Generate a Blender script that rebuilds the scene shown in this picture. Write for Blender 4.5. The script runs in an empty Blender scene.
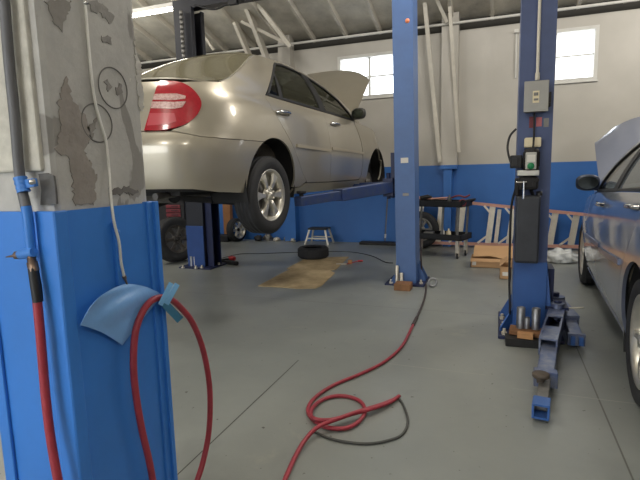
import bpy, bmesh, math, random
from mathutils import Vector, Matrix, noise
from mathutils.geometry import delaunay_2d_cdt
from math import pi, sin, cos, radians, hypot
random.seed(7)
scene = bpy.context.scene
COL = scene.collection

# ---------------------------------------------------------------- camera
F, EYE = 480.0, 1.27
YAW, PITCH, ROLL = radians(20.6), radians(7.9), radians(1.4)
_f = Vector((-sin(YAW)*cos(PITCH), cos(YAW)*cos(PITCH), -sin(PITCH)))
_r = Vector((cos(YAW), sin(YAW), 0)); _u = _r.cross(_f)
CR = _r*cos(ROLL) - _u*sin(ROLL); CU = _r*sin(ROLL) + _u*cos(ROLL); CF = _f
def ray(px, py): return CR*((px-320)/F) - CU*((py-240)/F) + CF
def fl(px, py, z=0.0):
    d = ray(px, py); return Vector((0, 0, EYE)) + d*((z-EYE)/d.z)
def Yp(px, py, Y):
    d = ray(px, py); return Vector((0, 0, EYE)) + d*(Y/d.y)
def Xp(px, py, X):
    d = ray(px, py); return Vector((0, 0, EYE)) + d*(X/d.x)
cam = bpy.data.cameras.new('camera'); co = bpy.data.objects.new('camera', cam); COL.objects.link(co)
cam.sensor_width = 36; cam.lens = F/640*36; cam.clip_start = .02; cam.clip_end = 300
m = Matrix((CR, CU, -CF)).transposed().to_4x4(); m.translation = (0, 0, EYE); co.matrix_world = m
scene.camera = co

# ---------------------------------------------------------------- materials
def srgb(r, g, b):
    f = lambda c: (c/255/12.92) if c/255 <= .04045 else ((c/255+.055)/1.055)**2.4
    return (f(r), f(g), f(b), 1)
def mat(name, rgb, rough=.5, metal=0., var=.0, scale=8., bump=0., bscale=40., coat=0., spec=.5, rvar=0., tint=None):
    """procedural principled material: colour broken up by noise, optional bump"""
    M = bpy.data.materials.new(name); M.use_nodes = True
    nt = M.node_tree; n = nt.nodes; l = nt.links; b = n['Principled BSDF']
    c = srgb(*rgb)
    b.inputs['Roughness'].default_value = rough; b.inputs['Metallic'].default_value = metal
    b.inputs['Coat Weight'].default_value = coat; b.inputs['Specular IOR Level'].default_value = spec
    b.inputs['Coat Roughness'].default_value = .06
    tc = n.new('ShaderNodeTexCoord')
    nz = n.new('ShaderNodeTexNoise'); nz.inputs['Scale'].default_value = scale; nz.inputs['Detail'].default_value = 6
    nz.inputs['Roughness'].default_value = .65
    l.new(tc.outputs['Object'], nz.inputs['Vector'])
    rp = n.new('ShaderNodeValToRGB'); rp.color_ramp.elements[0].position = .3; rp.color_ramp.elements[1].position = .7
    k = 1-var
    t = srgb(*tint) if tint else tuple(x*k for x in c[:3])+(1,)
    rp.color_ramp.elements[0].color = t
    rp.color_ramp.elements[1].color = tuple(min(1, x*(1+var*.5)) for x in c[:3])+(1,)
    l.new(nz.outputs['Fac'], rp.inputs['Fac']); l.new(rp.outputs['Color'], b.inputs['Base Color'])
    if rvar:
        mp = n.new('ShaderNodeMapRange'); mp.inputs['To Min'].default_value = max(.02, rough-rvar); mp.inputs['To Max'].default_value = min(1, rough+rvar)
        l.new(nz.outputs['Fac'], mp.inputs['Value']); l.new(mp.outputs['Result'], b.inputs['Roughness'])
    if bump:
        n2 = n.new('ShaderNodeTexNoise'); n2.inputs['Scale'].default_value = bscale; n2.inputs['Detail'].default_value = 5
        l.new(tc.outputs['Object'], n2.inputs['Vector'])
        bp = n.new('ShaderNodeBump'); bp.inputs['Strength'].default_value = bump; bp.inputs['Distance'].default_value = .01
        l.new(n2.outputs['Fac'], bp.inputs['Height']); l.new(bp.outputs['Normal'], b.inputs['Normal'])
    return M
def glassmat(name, tint, gloss=.08):
    M = bpy.data.materials.new(name); M.use_nodes = True; nt = M.node_tree; n = nt.nodes; l = nt.links
    n.remove(n['Principled BSDF']); out = n['Material Output']
    tr = n.new('ShaderNodeBsdfTransparent'); tr.inputs['Color'].default_value = tint
    gl = n.new('ShaderNodeBsdfGlossy'); gl.inputs['Roughness'].default_value = .03
    fr = n.new('ShaderNodeFresnel'); fr.inputs['IOR'].default_value = 1.5
    ge = n.new('ShaderNodeNewGeometry')
    inv = n.new('ShaderNodeMath'); inv.operation = 'SUBTRACT'; inv.inputs[0].default_value = 1
    l.new(ge.outputs['Backfacing'], inv.inputs[1])
    mu = n.new('ShaderNodeMath'); mu.operation = 'MULTIPLY'; l.new(fr.outputs['Fac'], mu.inputs[0]); l.new(inv.outputs[0], mu.inputs[1])
    mx = n.new('ShaderNodeMixShader'); l.new(mu.outputs[0], mx.inputs['Fac'])
    first = tr
    if gloss > .1:                                       # diffuse olive layer painted in as the ceiling's reflection
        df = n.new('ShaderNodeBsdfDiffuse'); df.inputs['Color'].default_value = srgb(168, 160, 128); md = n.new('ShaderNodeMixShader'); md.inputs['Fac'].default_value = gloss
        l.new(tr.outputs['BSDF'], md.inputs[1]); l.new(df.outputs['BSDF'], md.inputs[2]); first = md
    l.new(first.outputs[0], mx.inputs[1]); l.new(gl.outputs['BSDF'], mx.inputs[2]); l.new(mx.outputs['Shader'], out.inputs['Surface'])
    return M
def emit(name, rgb, s):
    M = bpy.data.materials.new(name); M.use_nodes = True; b = M.node_tree.nodes['Principled BSDF']
    b.inputs['Base Color'].default_value = srgb(*rgb); b.inputs['Emission Color'].default_value = srgb(*rgb); b.inputs['Emission Strength'].default_value = s
    return M

# ---------------------------------------------------------------- mesh building
class MB:
    def __init__(s): s.v = []; s.f = []; s.sm = []
    def add(s, vs, fs, smooth=False):
        o = len(s.v); s.v += [Vector(v) for v in vs]; s.f += [tuple(i+o for i in f) for f in fs]; s.sm += [smooth]*len(fs); return s
    def box(s, a, b, M=None, bev=0.):
        (x0, y0, z0), (x1, y1, z1) = a, b
        x0, x1 = min(x0, x1), max(x0, x1); y0, y1 = min(y0, y1), max(y0, y1); z0, z1 = min(z0, z1), max(z0, z1)
        if bev <= 0:
            vs = [Vector((x, y, z)) for z in (z0, z1) for y in (y0, y1) for x in (x0, x1)]
            fs = [(0, 2, 3, 1), (4, 5, 7, 6), (0, 1, 5, 4), (2, 6, 7, 3), (0, 4, 6, 2), (1, 3, 7, 5)]
        else:
            bm = bmesh.new(); bmesh.ops.create_cube(bm, size=1)
            for v in bm.verts: v.co = Vector(((x0+x1)/2+v.co.x*(x1-x0), (y0+y1)/2+v.co.y*(y1-y0), (z0+z1)/2+v.co.z*(z1-z0)))
            bev = min(bev, .45*min(x1-x0, y1-y0, z1-z0))
            bmesh.ops.bevel(bm, geom=bm.edges[:], offset=bev, segments=2, affect='EDGES', profile=.5)
            bm.verts.index_update(); vs = [v.co.copy() for v in bm.verts]; fs = [tuple(v.index for v in f.verts) for f in bm.faces]; bm.free()
        if M: vs = [M @ v for v in vs]
        return s.add(vs, fs)
    def bar(s, a, b, w, h, up=(0, 0, 1), bev=0.):
        """box of section w x h running from a to b"""
        a, b = Vector(a), Vector(b); d = (b-a); L = d.length; d.normalize()
        x = d.cross(Vector(up))
        if x.length < 1e-4: x = Vector((1, 0, 0))
        x.normalize(); z = x.cross(d)
        M = Matrix((x, d, z)).transposed().to_4x4(); M.translation = a
        return s.box((-w/2, 0, -h/2), (w/2, L, h/2), M, bev)
    def tube(s, pts, r, n=10, caps=True):
        pts = [Vector(p) for p in pts]; N = len(pts)
        rr = r if isinstance(r, (list, tuple)) else [r]*N
        vs, fs = [], []; ref = None
        for i, p in enumerate(pts):
            t = (pts[min(i+1, N-1)]-pts[max(i-1, 0)]).normalized()
            if ref is None:
                ref = t.orthogonal().normalized()
            ref = (ref - t*ref.dot(t)); ref = ref.normalized() if ref.length > 1e-5 else t.orthogonal().normalized()
            bi = t.cross(ref)
            for k in range(n):
                a = 2*pi*k/n; vs.append(p+(ref*cos(a)+bi*sin(a))*rr[i])
        for i in range(N-1):
            for k in range(n):
                fs.append((i*n+k, i*n+(k+1) % n, (i+1)*n+(k+1) % n, (i+1)*n+k))
        s.add(vs, fs, True)
        if caps: s.add(vs[:n], [tuple(reversed(range(n)))]); s.add(vs[-n:], [tuple(range(n))])
        return s
    def cyl(s, a, b, r, r2=None, n=20): return s.tube([a, b], [r, r if r2 is None else r2], n)
    def lathe(s, prof, origin, axis=(0, 0, 1), n=40, smooth=True, closed=False):
        """profile of (radius, height) turned about axis through origin"""
        A = Vector(axis).normalized(); X = A.orthogonal().normalized(); Y = A.cross(X); O = Vector(origin)
        vs = [O+A*h+(X*cos(2*pi*k/n)+Y*sin(2*pi*k/n))*r for (r, h) in prof for k in range(n)]
        m = len(prof); fs = []
        for i in range(m if closed else m-1):
            j = (i+1) % m
            for k in range(n): fs.append((i*n+k, i*n+(k+1) % n, j*n+(k+1) % n, j*n+k))
        return s.add(vs, fs, smooth)
    def prism(s, poly, h0, h1, M=None):
        """2-D polygon (ccw) extruded along z"""
        n = len(poly); M = M or Matrix()
        vs = [M @ Vector((x, y, h)) for h in (h0, h1) for x, y in poly]
        tri = delaunay_2d_cdt([Vector(p) for p in poly], [(i, (i+1) % n) for i in range(n)], [], 1, 1e-7)
        o = tri[0]; om = []
        for v in o: om.append(min(range(n), key=lambda i: (poly[i][0]-v.x)**2+(poly[i][1]-v.y)**2))
        fs = [(i, (i+1) % n, (i+1) % n+n, i+n) for i in range(n)]
        for f in tri[2]:
            g = [om[i] for i in f]; fs.append(tuple(reversed(g))); fs.append(tuple(i+n for i in g))
        return s.add(vs, fs)
    def grid(s, fn, nu, nv, smooth=True, closed_u=False):
        vs = [fn(i/nu, j/nv) for i in range(nu+1) for j in range(nv+1)]
        fs = [(i*(nv+1)+j, (i+1)*(nv+1)+j, (i+1)*(nv+1)+j+1, i*(nv+1)+j+1) for i in range(nu) for j in range(nv)]
        return s.add(vs, fs, smooth)
    def sheet(s, fn, nu, nv, th):
        """thick sheet: two offset copies of a grid with a closed edge"""
        P = [[Vector(fn(i/nu, j/nv)) for j in range(nv+1)] for i in range(nu+1)]
        def nm(i, j):
            a = P[min(i+1, nu)][j]-P[max(i-1, 0)][j]; b = P[i][min(j+1, nv)]-P[i][max(j-1, 0)]
            c = a.cross(b); return c.normalized() if c.length > 1e-9 else Vector((0, 0, 1))
        Q = [[P[i][j]-nm(i, j)*th for j in range(nv+1)] for i in range(nu+1)]
        s.grid(lambda a, b: P[round(a*nu)][round(b*nv)], nu, nv)
        o = len(s.v); ix = lambda i, j: i*(nv+1)+j
        vs = [Q[i][j] for i in range(nu+1) for j in range(nv+1)]
        s.add(vs, [(ix(i, j), ix(i, j+1), ix(i+1, j+1), ix(i+1, j)) for i in range(nu) for j in range(nv)], True)
        rim = [(i, 0) for i in range(nu)]+[(nu, j) for j in range(nv)]+[(i, nv) for i in range(nu, 0, -1)]+[(0, j) for j in range(nv, 0, -1)]
        k = len(rim); s.add([P[i][j] for i, j in rim]+[Q[i][j] for i, j in rim], [(i, i+k, (i+1) % k+k, (i+1) % k) for i in range(k)])
        return s
def chain_origin(p):
    o = Vector()
    while p is not None: o += Vector(p.location); p = p.parent
    return o
def obj(name, mb, m, parent=None, local=False, origin=None):
    vs = mb.v
    if not local:
        if parent is not None: o = chain_origin(parent)
        else:
            if origin is None:
                o = Vector(((min(v.x for v in vs)+max(v.x for v in vs))/2, (min(v.y for v in vs)+max(v.y for v in vs))/2, min(v.z for v in vs)))
            else: o = Vector(origin)
        vs = [v-o for v in vs]
    me = bpy.data.meshes.new(name); me.from_pydata([tuple(v) for v in vs], [], mb.f)
    me.polygons.foreach_set('use_smooth', mb.sm); me.materials.append(m); me.update()
    ob = bpy.data.objects.new(name, me); COL.objects.link(ob)
    if parent is not None: ob.parent = parent
    elif not local: ob.location = o
    return ob
def tag(o, label, cat, group=None):
    o['label'] = label; o['category'] = cat
    if group: o['group'] = group
    return o
def thing(name, loc, label, cat, group=None):
    o = bpy.data.objects.new(name, None); o.empty_display_size = .1; COL.objects.link(o); o.location = loc
    return tag(o, label, cat, group)
def struct(name, mb, m, parent=None):
    o = obj(name, mb, m, parent, origin=(0, 0, 0) if parent is None else None)
    if parent is None: o['kind'] = 'structure'
    return o
def cat_rom(P, n=8):
    P = [Vector(p) for p in P]; Q = [P[0]*2-P[1]]+P+[P[-1]*2-P[-2]]; out = []
    for i in range(1, len(Q)-2):
        a, b, c, d = Q[i-1:i+3]
        for k in range(n):
            t = k/n; out.append(.5*(2*b+(c-a)*t+(2*a-5*b+4*c-d)*t*t+(3*b-a-3*c+d)*t**3))
    return out+[P[-1]]
from bisect import bisect_right
def lerp(a,b,t): return a+(b-a)*t
def sstep(a,b,x):
    t=max(0,min(1,(x-a)/(b-a))); return t*t*(3-2*t)
def interp(tab,x):
    if x<=tab[0][0]: return tab[0][1]
    for i in range(len(tab)-1):
        if x<=tab[i+1][0]:
            x0,y0=tab[i];x1,y1=tab[i+1]
            t=(x-x0)/(x1-x0)
            # smooth cubic with finite-difference tangents
            m=lambda j:0 if not 0<j<len(tab)-1 else (tab[j+1][1]-tab[j-1][1])/(tab[j+1][0]-tab[j-1][0])
            m0,m1=m(i),m(i+1)
            if i==0: m0=(y1-y0)/(x1-x0)
            if i+1==len(tab)-1: m1=(y1-y0)/(x1-x0)
            h=x1-x0;t2=t*t;t3=t2*t
            return (2*t3-3*t2+1)*y0+(t3-2*t2+t)*h*m0+(-2*t3+3*t2)*y1+(t3-t2)*h*m1
    return tab[-1][1]
PLAN=[(-1.07,0),(-1.055,.3),(-1.0,.56),(-.90,.73),(-.74,.825),(-.5,.87),(-.2,.888),(.3,.897),(1.3,.903),(2.3,.895),(2.75,.875),(3.1,.83),(3.38,.72),(3.55,.55),(3.65,.3),(3.68,0)]
def _cr():
    pts=[(PLAN[0][0]+.015,-.3)]+PLAN+[(PLAN[-1][0]-.03,-.3)]
    out=[]
    for i in range(1,len(pts)-2):
        p0,p1,p2,p3=pts[i-1:i+3]
        for k in range(24):
            t=k/24
            out.append(tuple(.5*(2*p1[j]+(p2[j]-p0[j])*t+(2*p0[j]-5*p1[j]+4*p2[j]-p3[j])*t*t+(3*p1[j]-p0[j]-3*p2[j]+p3[j])*t**3) for j in (0,1)))
    out.append(pts[-2]); return out
PP=_cr()
AL=[0.]
for a,b in zip(PP,PP[1:]): AL.append(AL[-1]+math.hypot(b[0]-a[0],b[1]-a[1]))
for i,(a,b) in enumerate(zip(PP,PP[1:])):
    if a[0]<0<=b[0] and a[1]>.5: S0=AL[i]+(AL[i+1]-AL[i])*(-a[0])/(b[0]-a[0]); break
SMIN,SMAX=-S0,AL[-1]-S0
def plan(s):
    s=max(SMIN,min(SMAX,s))+S0
    i=min(max(bisect_right(AL,s)-1,0),len(PP)-2)
    t=(s-AL[i])/(AL[i+1]-AL[i])
    p=(lerp(PP[i][0],PP[i+1][0],t),lerp(PP[i][1],PP[i+1][1],t))
    def nr(j):
        a=PP[max(j-1,0)];b=PP[min(j+1,len(PP)-1)]
        l=math.hypot(b[0]-a[0],b[1]-a[1]); return ((b[1]-a[1])/-l,(b[0]-a[0])/l)
    n0,n1=nr(i),nr(i+1)
    return p,(lerp(n0[0],n1[0],t),lerp(n0[1],n1[1],t))   # (u,v) normal outwards
D_SIDE=[(.12,.13),(.17,.075),(.22,.05),(.30,.028),(.42,.012),(.55,.0),(.62,-.002),(.70,.002),(.80,.012),(.88,.026),(.94,.048),(.98,.075),(1.02,.115)]
D_REAR=[(.12,.2),(.18,.10),(.22,.06),(.28,.03),(.40,.01),(.52,.0),(.585,.004),(.61,.02),(.64,.045),(.70,.06),(.80,.085),(.90,.11),(.96,.135),(1.0,.17),(1.04,.24)]
def belt(s): return interp([(-1.2,1.0),(-.5,1.0),(.0,.985),(1.,.962),(2.,.935),(2.6,.90),(3.2,.80),(3.6,.70)],s)
TUM=[(0,0),(.08,.026),(.2,.082),(.34,.166),(.42,.23),(.5,.31)]
def side(s,w):
    (u,v),(nu,nv)=plan(s)
    r=sstep(-.45,-1.05,s) if s<0 else 0
    r=1-sstep(-1.05,-.45,s) if s<0 else 0
    wb=belt(s)
    w0=min(w,wb)
    d=lerp(interp(D_SIDE,w0),interp(D_REAR,w0),r)
    if s>2.4: d=lerp(d,interp(D_REAR,w0+.18 if w0>.5 else w0),sstep(2.6,3.5,s)*.8)
    if w>wb:
        d+=interp(TUM,w-wb)
        d+=.10*max(0,-.05-s)**1*sstep(0,.3,w-wb)*.0
    return (u-nu*d,v-nv*d,w)
RAIL=[(-.52,1.03),(-.38,1.085),(-.22,1.168),(-.07,1.25),(.08,1.33),(.2,1.378),(.34,1.405),(.55,1.42),(.85,1.428),(1.15,1.393),(1.45,1.318),(1.72,1.215),(1.95,1.075),(2.15,.95)]
def rail(u): return interp(RAIL,u)
# ---------------------------------------------------------------- sedan
# car space: x right, y forward from the rear axle, z up
def densify(poly, step=.035):
    out = []
    n = len(poly)
    for i in range(n):
        a, b = poly[i], poly[(i+1) % n]; L = hypot(b[0]-a[0], b[1]-a[1]); k = max(1, int(L/step))
        for j in range(k): out.append((lerp(a[0], b[0], j/k), lerp(a[1], b[1], j/k)))
    return out
def pip(p, poly):
    x, y = p; c = False; j = len(poly)-1
    for i in range(len(poly)):
        (xi, yi), (xj, yj) = poly[i], poly[j]
        if (yi > y) != (yj > y) and x < (xj-xi)*(y-yi)/(yj-yi)+xi: c = not c
        j = i
    return c
def shrink(poly, g):
    n = len(poly); out = []
    for i in range(n):
        a, b, c = poly[i-1], poly[i], poly[(i+1) % n]
        d1 = Vector((b[0]-a[0], b[1]-a[1])); d2 = Vector((c[0]-b[0], c[1]-b[1]))
        if d1.length < 1e-9 or d2.length < 1e-9: out.append(b); continue
        d1.normalize(); d2.normalize(); nn = Vector((-d1.y-d2.y, d1.x+d2.x))
        if nn.length < .3: out.append(b); continue
        nn.normalize(); out.append((b[0]+nn.x*g, b[1]+nn.y*g))
    return out
def panel(mb, fn, poly, mirror=False, depth=.018, grid=.05, gap=.0015, out=0., holes=()):
    """surface patch: parameter-space outline mapped by fn, with a turned-in edge"""
    o = densify(poly)
    if gap: o = shrink(o, gap)
    hs = [densify(h) for h in holes]
    pts = list(o); edges = [(i, (i+1) % len(o)) for i in range(len(o))]
    for h in hs:
        k = len(pts); pts += h; edges += [(k+i, k+(i+1) % len(h)) for i in range(len(h))]
    nb = len(pts)
    x0, x1 = min(p[0] for p in o), max(p[0] for p in o); y0, y1 = min(p[1] for p in o), max(p[1] for p in o)
    bp = [Vector(p) for p in pts]
    nx = int((x1-x0)/grid)+2; ny = int((y1-y0)/grid)+2
    for i in range(1, nx):
        for j in range(1, ny):
            p = (x0+(i+.5*(j % 2))*grid, y0+j*grid)
            if pip(p, o) and not any(pip(p, h) for h in hs):
                if min((Vector(p)-q).length_squared for q in bp) > (grid*.4)**2: pts.append(p)
    res = delaunay_2d_cdt([Vector(p) for p in pts], edges, [], 1, 1e-6)
    V, E, T, ov = res[0], res[1], res[2], res[3]
    T = [t for t in T if not any(pip((sum(V[i].x for i in t)/3, sum(V[i].y for i in t)/3), h) for h in hs)]
    e = .004
    def P(p, off):
        a = Vector(fn(p.x, p.y)); du = Vector(fn(p.x+e, p.y))-Vector(fn(p.x-e, p.y)); dv = Vector(fn(p.x, p.y+e))-Vector(fn(p.x, p.y-e))
        nn = du.cross(dv); nn = nn.normalized() if nn.length > 1e-9 else Vector((0, 0, 1))
        return a+nn*off
    A = [P(p, out) for p in V]; B = [P(p, out-depth) for p in V]
    if mirror:
        A = [Vector((-a.x, a.y, a.z)) for a in A]; B = [Vector((-a.x, a.y, a.z)) for a in B]
    fl_ = (lambda t: tuple(reversed(t))) if mirror else tuple
    mb.add(A, [fl_(t) for t in T], True)
    if depth:
        mb.add(B, [tuple(reversed(fl_(t))) for t in T], True)
        cnt = {}
        for t in T:
            for i in range(len(t)):
                a, b = t[i], t[(i+1) % len(t)]; cnt[(a, b)] = 1
        bd = [(a, b) for (a, b) in cnt if (b, a) not in cnt]
        vs, fs = [], []
        for a, b in bd:
            k = len(vs); vs += [A[a], A[b], B[b], B[a]]; fs.append(fl_((k+3, k+2, k+1, k)))
        mb.add(vs, fs)
    return mb
def arc(cx, cy, r, a0, a1, n=22):
    return [(cx+r*cos(radians(lerp(a0, a1, i/n))), cy+r*sin(radians(lerp(a0, a1, i/n)))) for i in range(n+1)]
def sideP(s, w): u, v, z = side(s, w); return (v, u, z)
def topedge(u): w = rail(u); return side(u, w)[1], w
def topP(t, u):
    v, w = topedge(u); c = .065*sstep(-.6, .5, u)*(1-.5*sstep(1.2, 2.2, u))+.02
    return (v*t, u-.05*(1-abs(t)**2)*sstep(.5, -.3, u)*0, w+c*(1-abs(t)**2.6))

RA, FA = (.03, .265), (2.73, .275)
DLO_T = [(.045, 1.006), (.2, 1.135), (.37, 1.268), (.47, 1.343), (.55, 1.386), (.7, 1.404), (.95, 1.394), (1.2, 1.348), (1.45, 1.282), (1.72, 1.177), (1.9, 1.045), (1.985, .945)]
RAIL_B = [(2.15, .95), (1.95, 1.075), (1.72, 1.215), (1.45, 1.318), (1.15, 1.393), (.85, 1.428), (.55, 1.42), (.34, 1.405), (.2, 1.378), (.08, 1.33), (-.07, 1.25), (-.22, 1.168), (-.38, 1.085), (-.52, 1.03)]
LAMP = [(-1.239, .658), (-1.134, .653), (-1.034, .664), (-.906, .698), (-.809, .77), (-.77, .856), (-.817, .941), (-.902, .984), (-1.044, 1.004), (-1.147, 1.012), (-1.192, .83)]
QUARTER = [(-1.034, .655), (-.814, .612), (-.587, .603), (-.189, .603)]+arc(*RA, .375, 115, -8)+[(.534, .212), (.65, .262), (.60, .30), (.539, .356), (.383, .538), (.217, .706), (.052, .878), (.022, .97)]+DLO_T+[(2.1, .93)]+RAIL_B+[(-.7, 1.014), (-.902, 1.0)]+[(-.902, .984), (-.817, .941), (-.77, .856), (-.809, .77), (-.906, .698)]
BUMP_R = [(SMIN, .215), (-1.3, .25), (-1.084, .25), (-.892, .245), (-.664, .215), (-.37, .195)]+arc(*RA, .375, 190, 116)+[(-.189, .6015), (-.587, .6015), (-.814, .6105), (-1.034, .653), (-1.24, .653), (SMIN, .653)]
SILL = [(.41, .15), (2.33, .15), (2.34, .20), (2.3, .243), (1.2, .238), (.66, .243), (.53, .206), (.42, .20)]
DOOR_B = [(.67, .25), (1.195, .245), (1.16, .562), (1.115, .80), (1.10, .968), (.5, .985), (.045, 1.0), (.022, .97), (.052, .878), (.217, .706), (.383, .538), (.539, .356), (.61, .295)]
DOOR_F = [(1.2, .245), (2.08, .25), (2.13, .30), (2.146, .472), (2.08, .70), (1.94, .915), (1.96, .943), (1.1, .968), (1.115, .80), (1.16, .562)]
FENDER = [(2.12, .20), (2.35, .205)]+arc(*FA, .375, 190, 40)+[(3.2, .56), (3.32, .60), (3.36, .78), (3.2, .80), (2.6, .895), (2.15, .93), (1.97, .938), (1.955, .91), (2.09, .70), (2.155, .472), (2.14, .30), (2.09, .25)]
BUMP_F = arc(*FA, .375, 38, -8)+[(3.3, .19), (SMAX, .19), (SMAX, .56), (3.6, .57), (3.33, .59), (3.2, .555)]
HLAMP = [(3.335, .60), (3.62, .58), (3.66, .68), (3.37, .775)]

def wheel(mbs, c, sgn, R=.3175, W=.20, rim=.205, spokes=6, style=0):
    """tyre, rim with spokes and hub cap; axle along x, outer face towards sgn"""
    ax = (sgn, 0, 0); c = Vector(c)
    t, r, h, d = mbs
    w = W/2
    prof = [(rim+.006, -w*.82), (rim+.03, -w*.95), (R-.05, -w), (R-.018, -w*.93), (R-.004, -w*.72), (R, -w*.45), (R+.001, 0), (R, w*.45), (R-.004, w*.72), (R-.018, w*.93), (R-.05, w), (rim+.03, w*.97), (rim+.006, w*.84)]
    t.lathe(prof, c, ax, 56)
    for k in range(4):                                   # tread grooves stand proud as ribs
        x = lerp(-w*.6, w*.6, k/3); t.lathe([(R-.003, x-.014), (R+.004, x-.011), (R+.004, x+.011), (R-.003, x+.014)], c, ax, 56)
    r.lathe([(rim+.008, -w*.84), (rim-.012, -w*.8), (rim-.03, -w*.3), (rim-.03, w*.35), (rim-.014, w*.72), (rim+.004, w*.86), (rim+.012, w*.88), (rim+.013, w*.8)], c, ax, 56)
    A = Vector(ax); X = A.orthogonal().normalized(); Y = A.cross(X)
    face = w*.80
    for k in range(spokes):
        a = 2*pi*k/spokes+.26
        def q(rad, da, hh): return c+A*hh+(X*cos(a+da)+Y*sin(a+da))*rad
        sec = [(.035, .50, face-.03), (.075, .30, face-.012), (.12, .19, face-.006), (.165, .205, face-.008), (rim-.008, .27, face-.012)] if style == 0 else [(.035, .5, face-.02), (.08, .24, face-.01), (.13, .15, face-.006), (rim-.008, .13, face-.012)]
        vs, fs = [], []
        for (rad, hw, hh) in sec:
            vs += [q(rad, -hw, hh-.012), q(rad, -hw*.72, hh+.004), q(rad, hw*.72, hh+.004), q(rad, hw, hh-.012), q(rad, hw*.9, hh-.04), q(rad, -hw*.9, hh-.04)]
        for i in range(len(sec)-1):
            for j in range(6): fs.append((i*6+j, i*6+(j+1) % 6, i*6+6+(j+1) % 6, i*6+6+j))
        r.add(vs, fs)
        n = q(.052, pi/spokes, face-.006); r.lathe([(0, .012), (.009, .01), (.011, 0)], n, ax, 8)
    r.lathe([(0, face-.016), (.07, face-.016), (.08, face-.03)], c, ax, 30)
    h.lathe([(0, face+.012), (.022, face+.011), (.03, face+.004), (.034, face-.016)], c, ax, 24)
    d.lathe([(0, -.012), (.135, -.012), (.14, .012), (0, .012)], c-A*.01, ax, 36)

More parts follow.
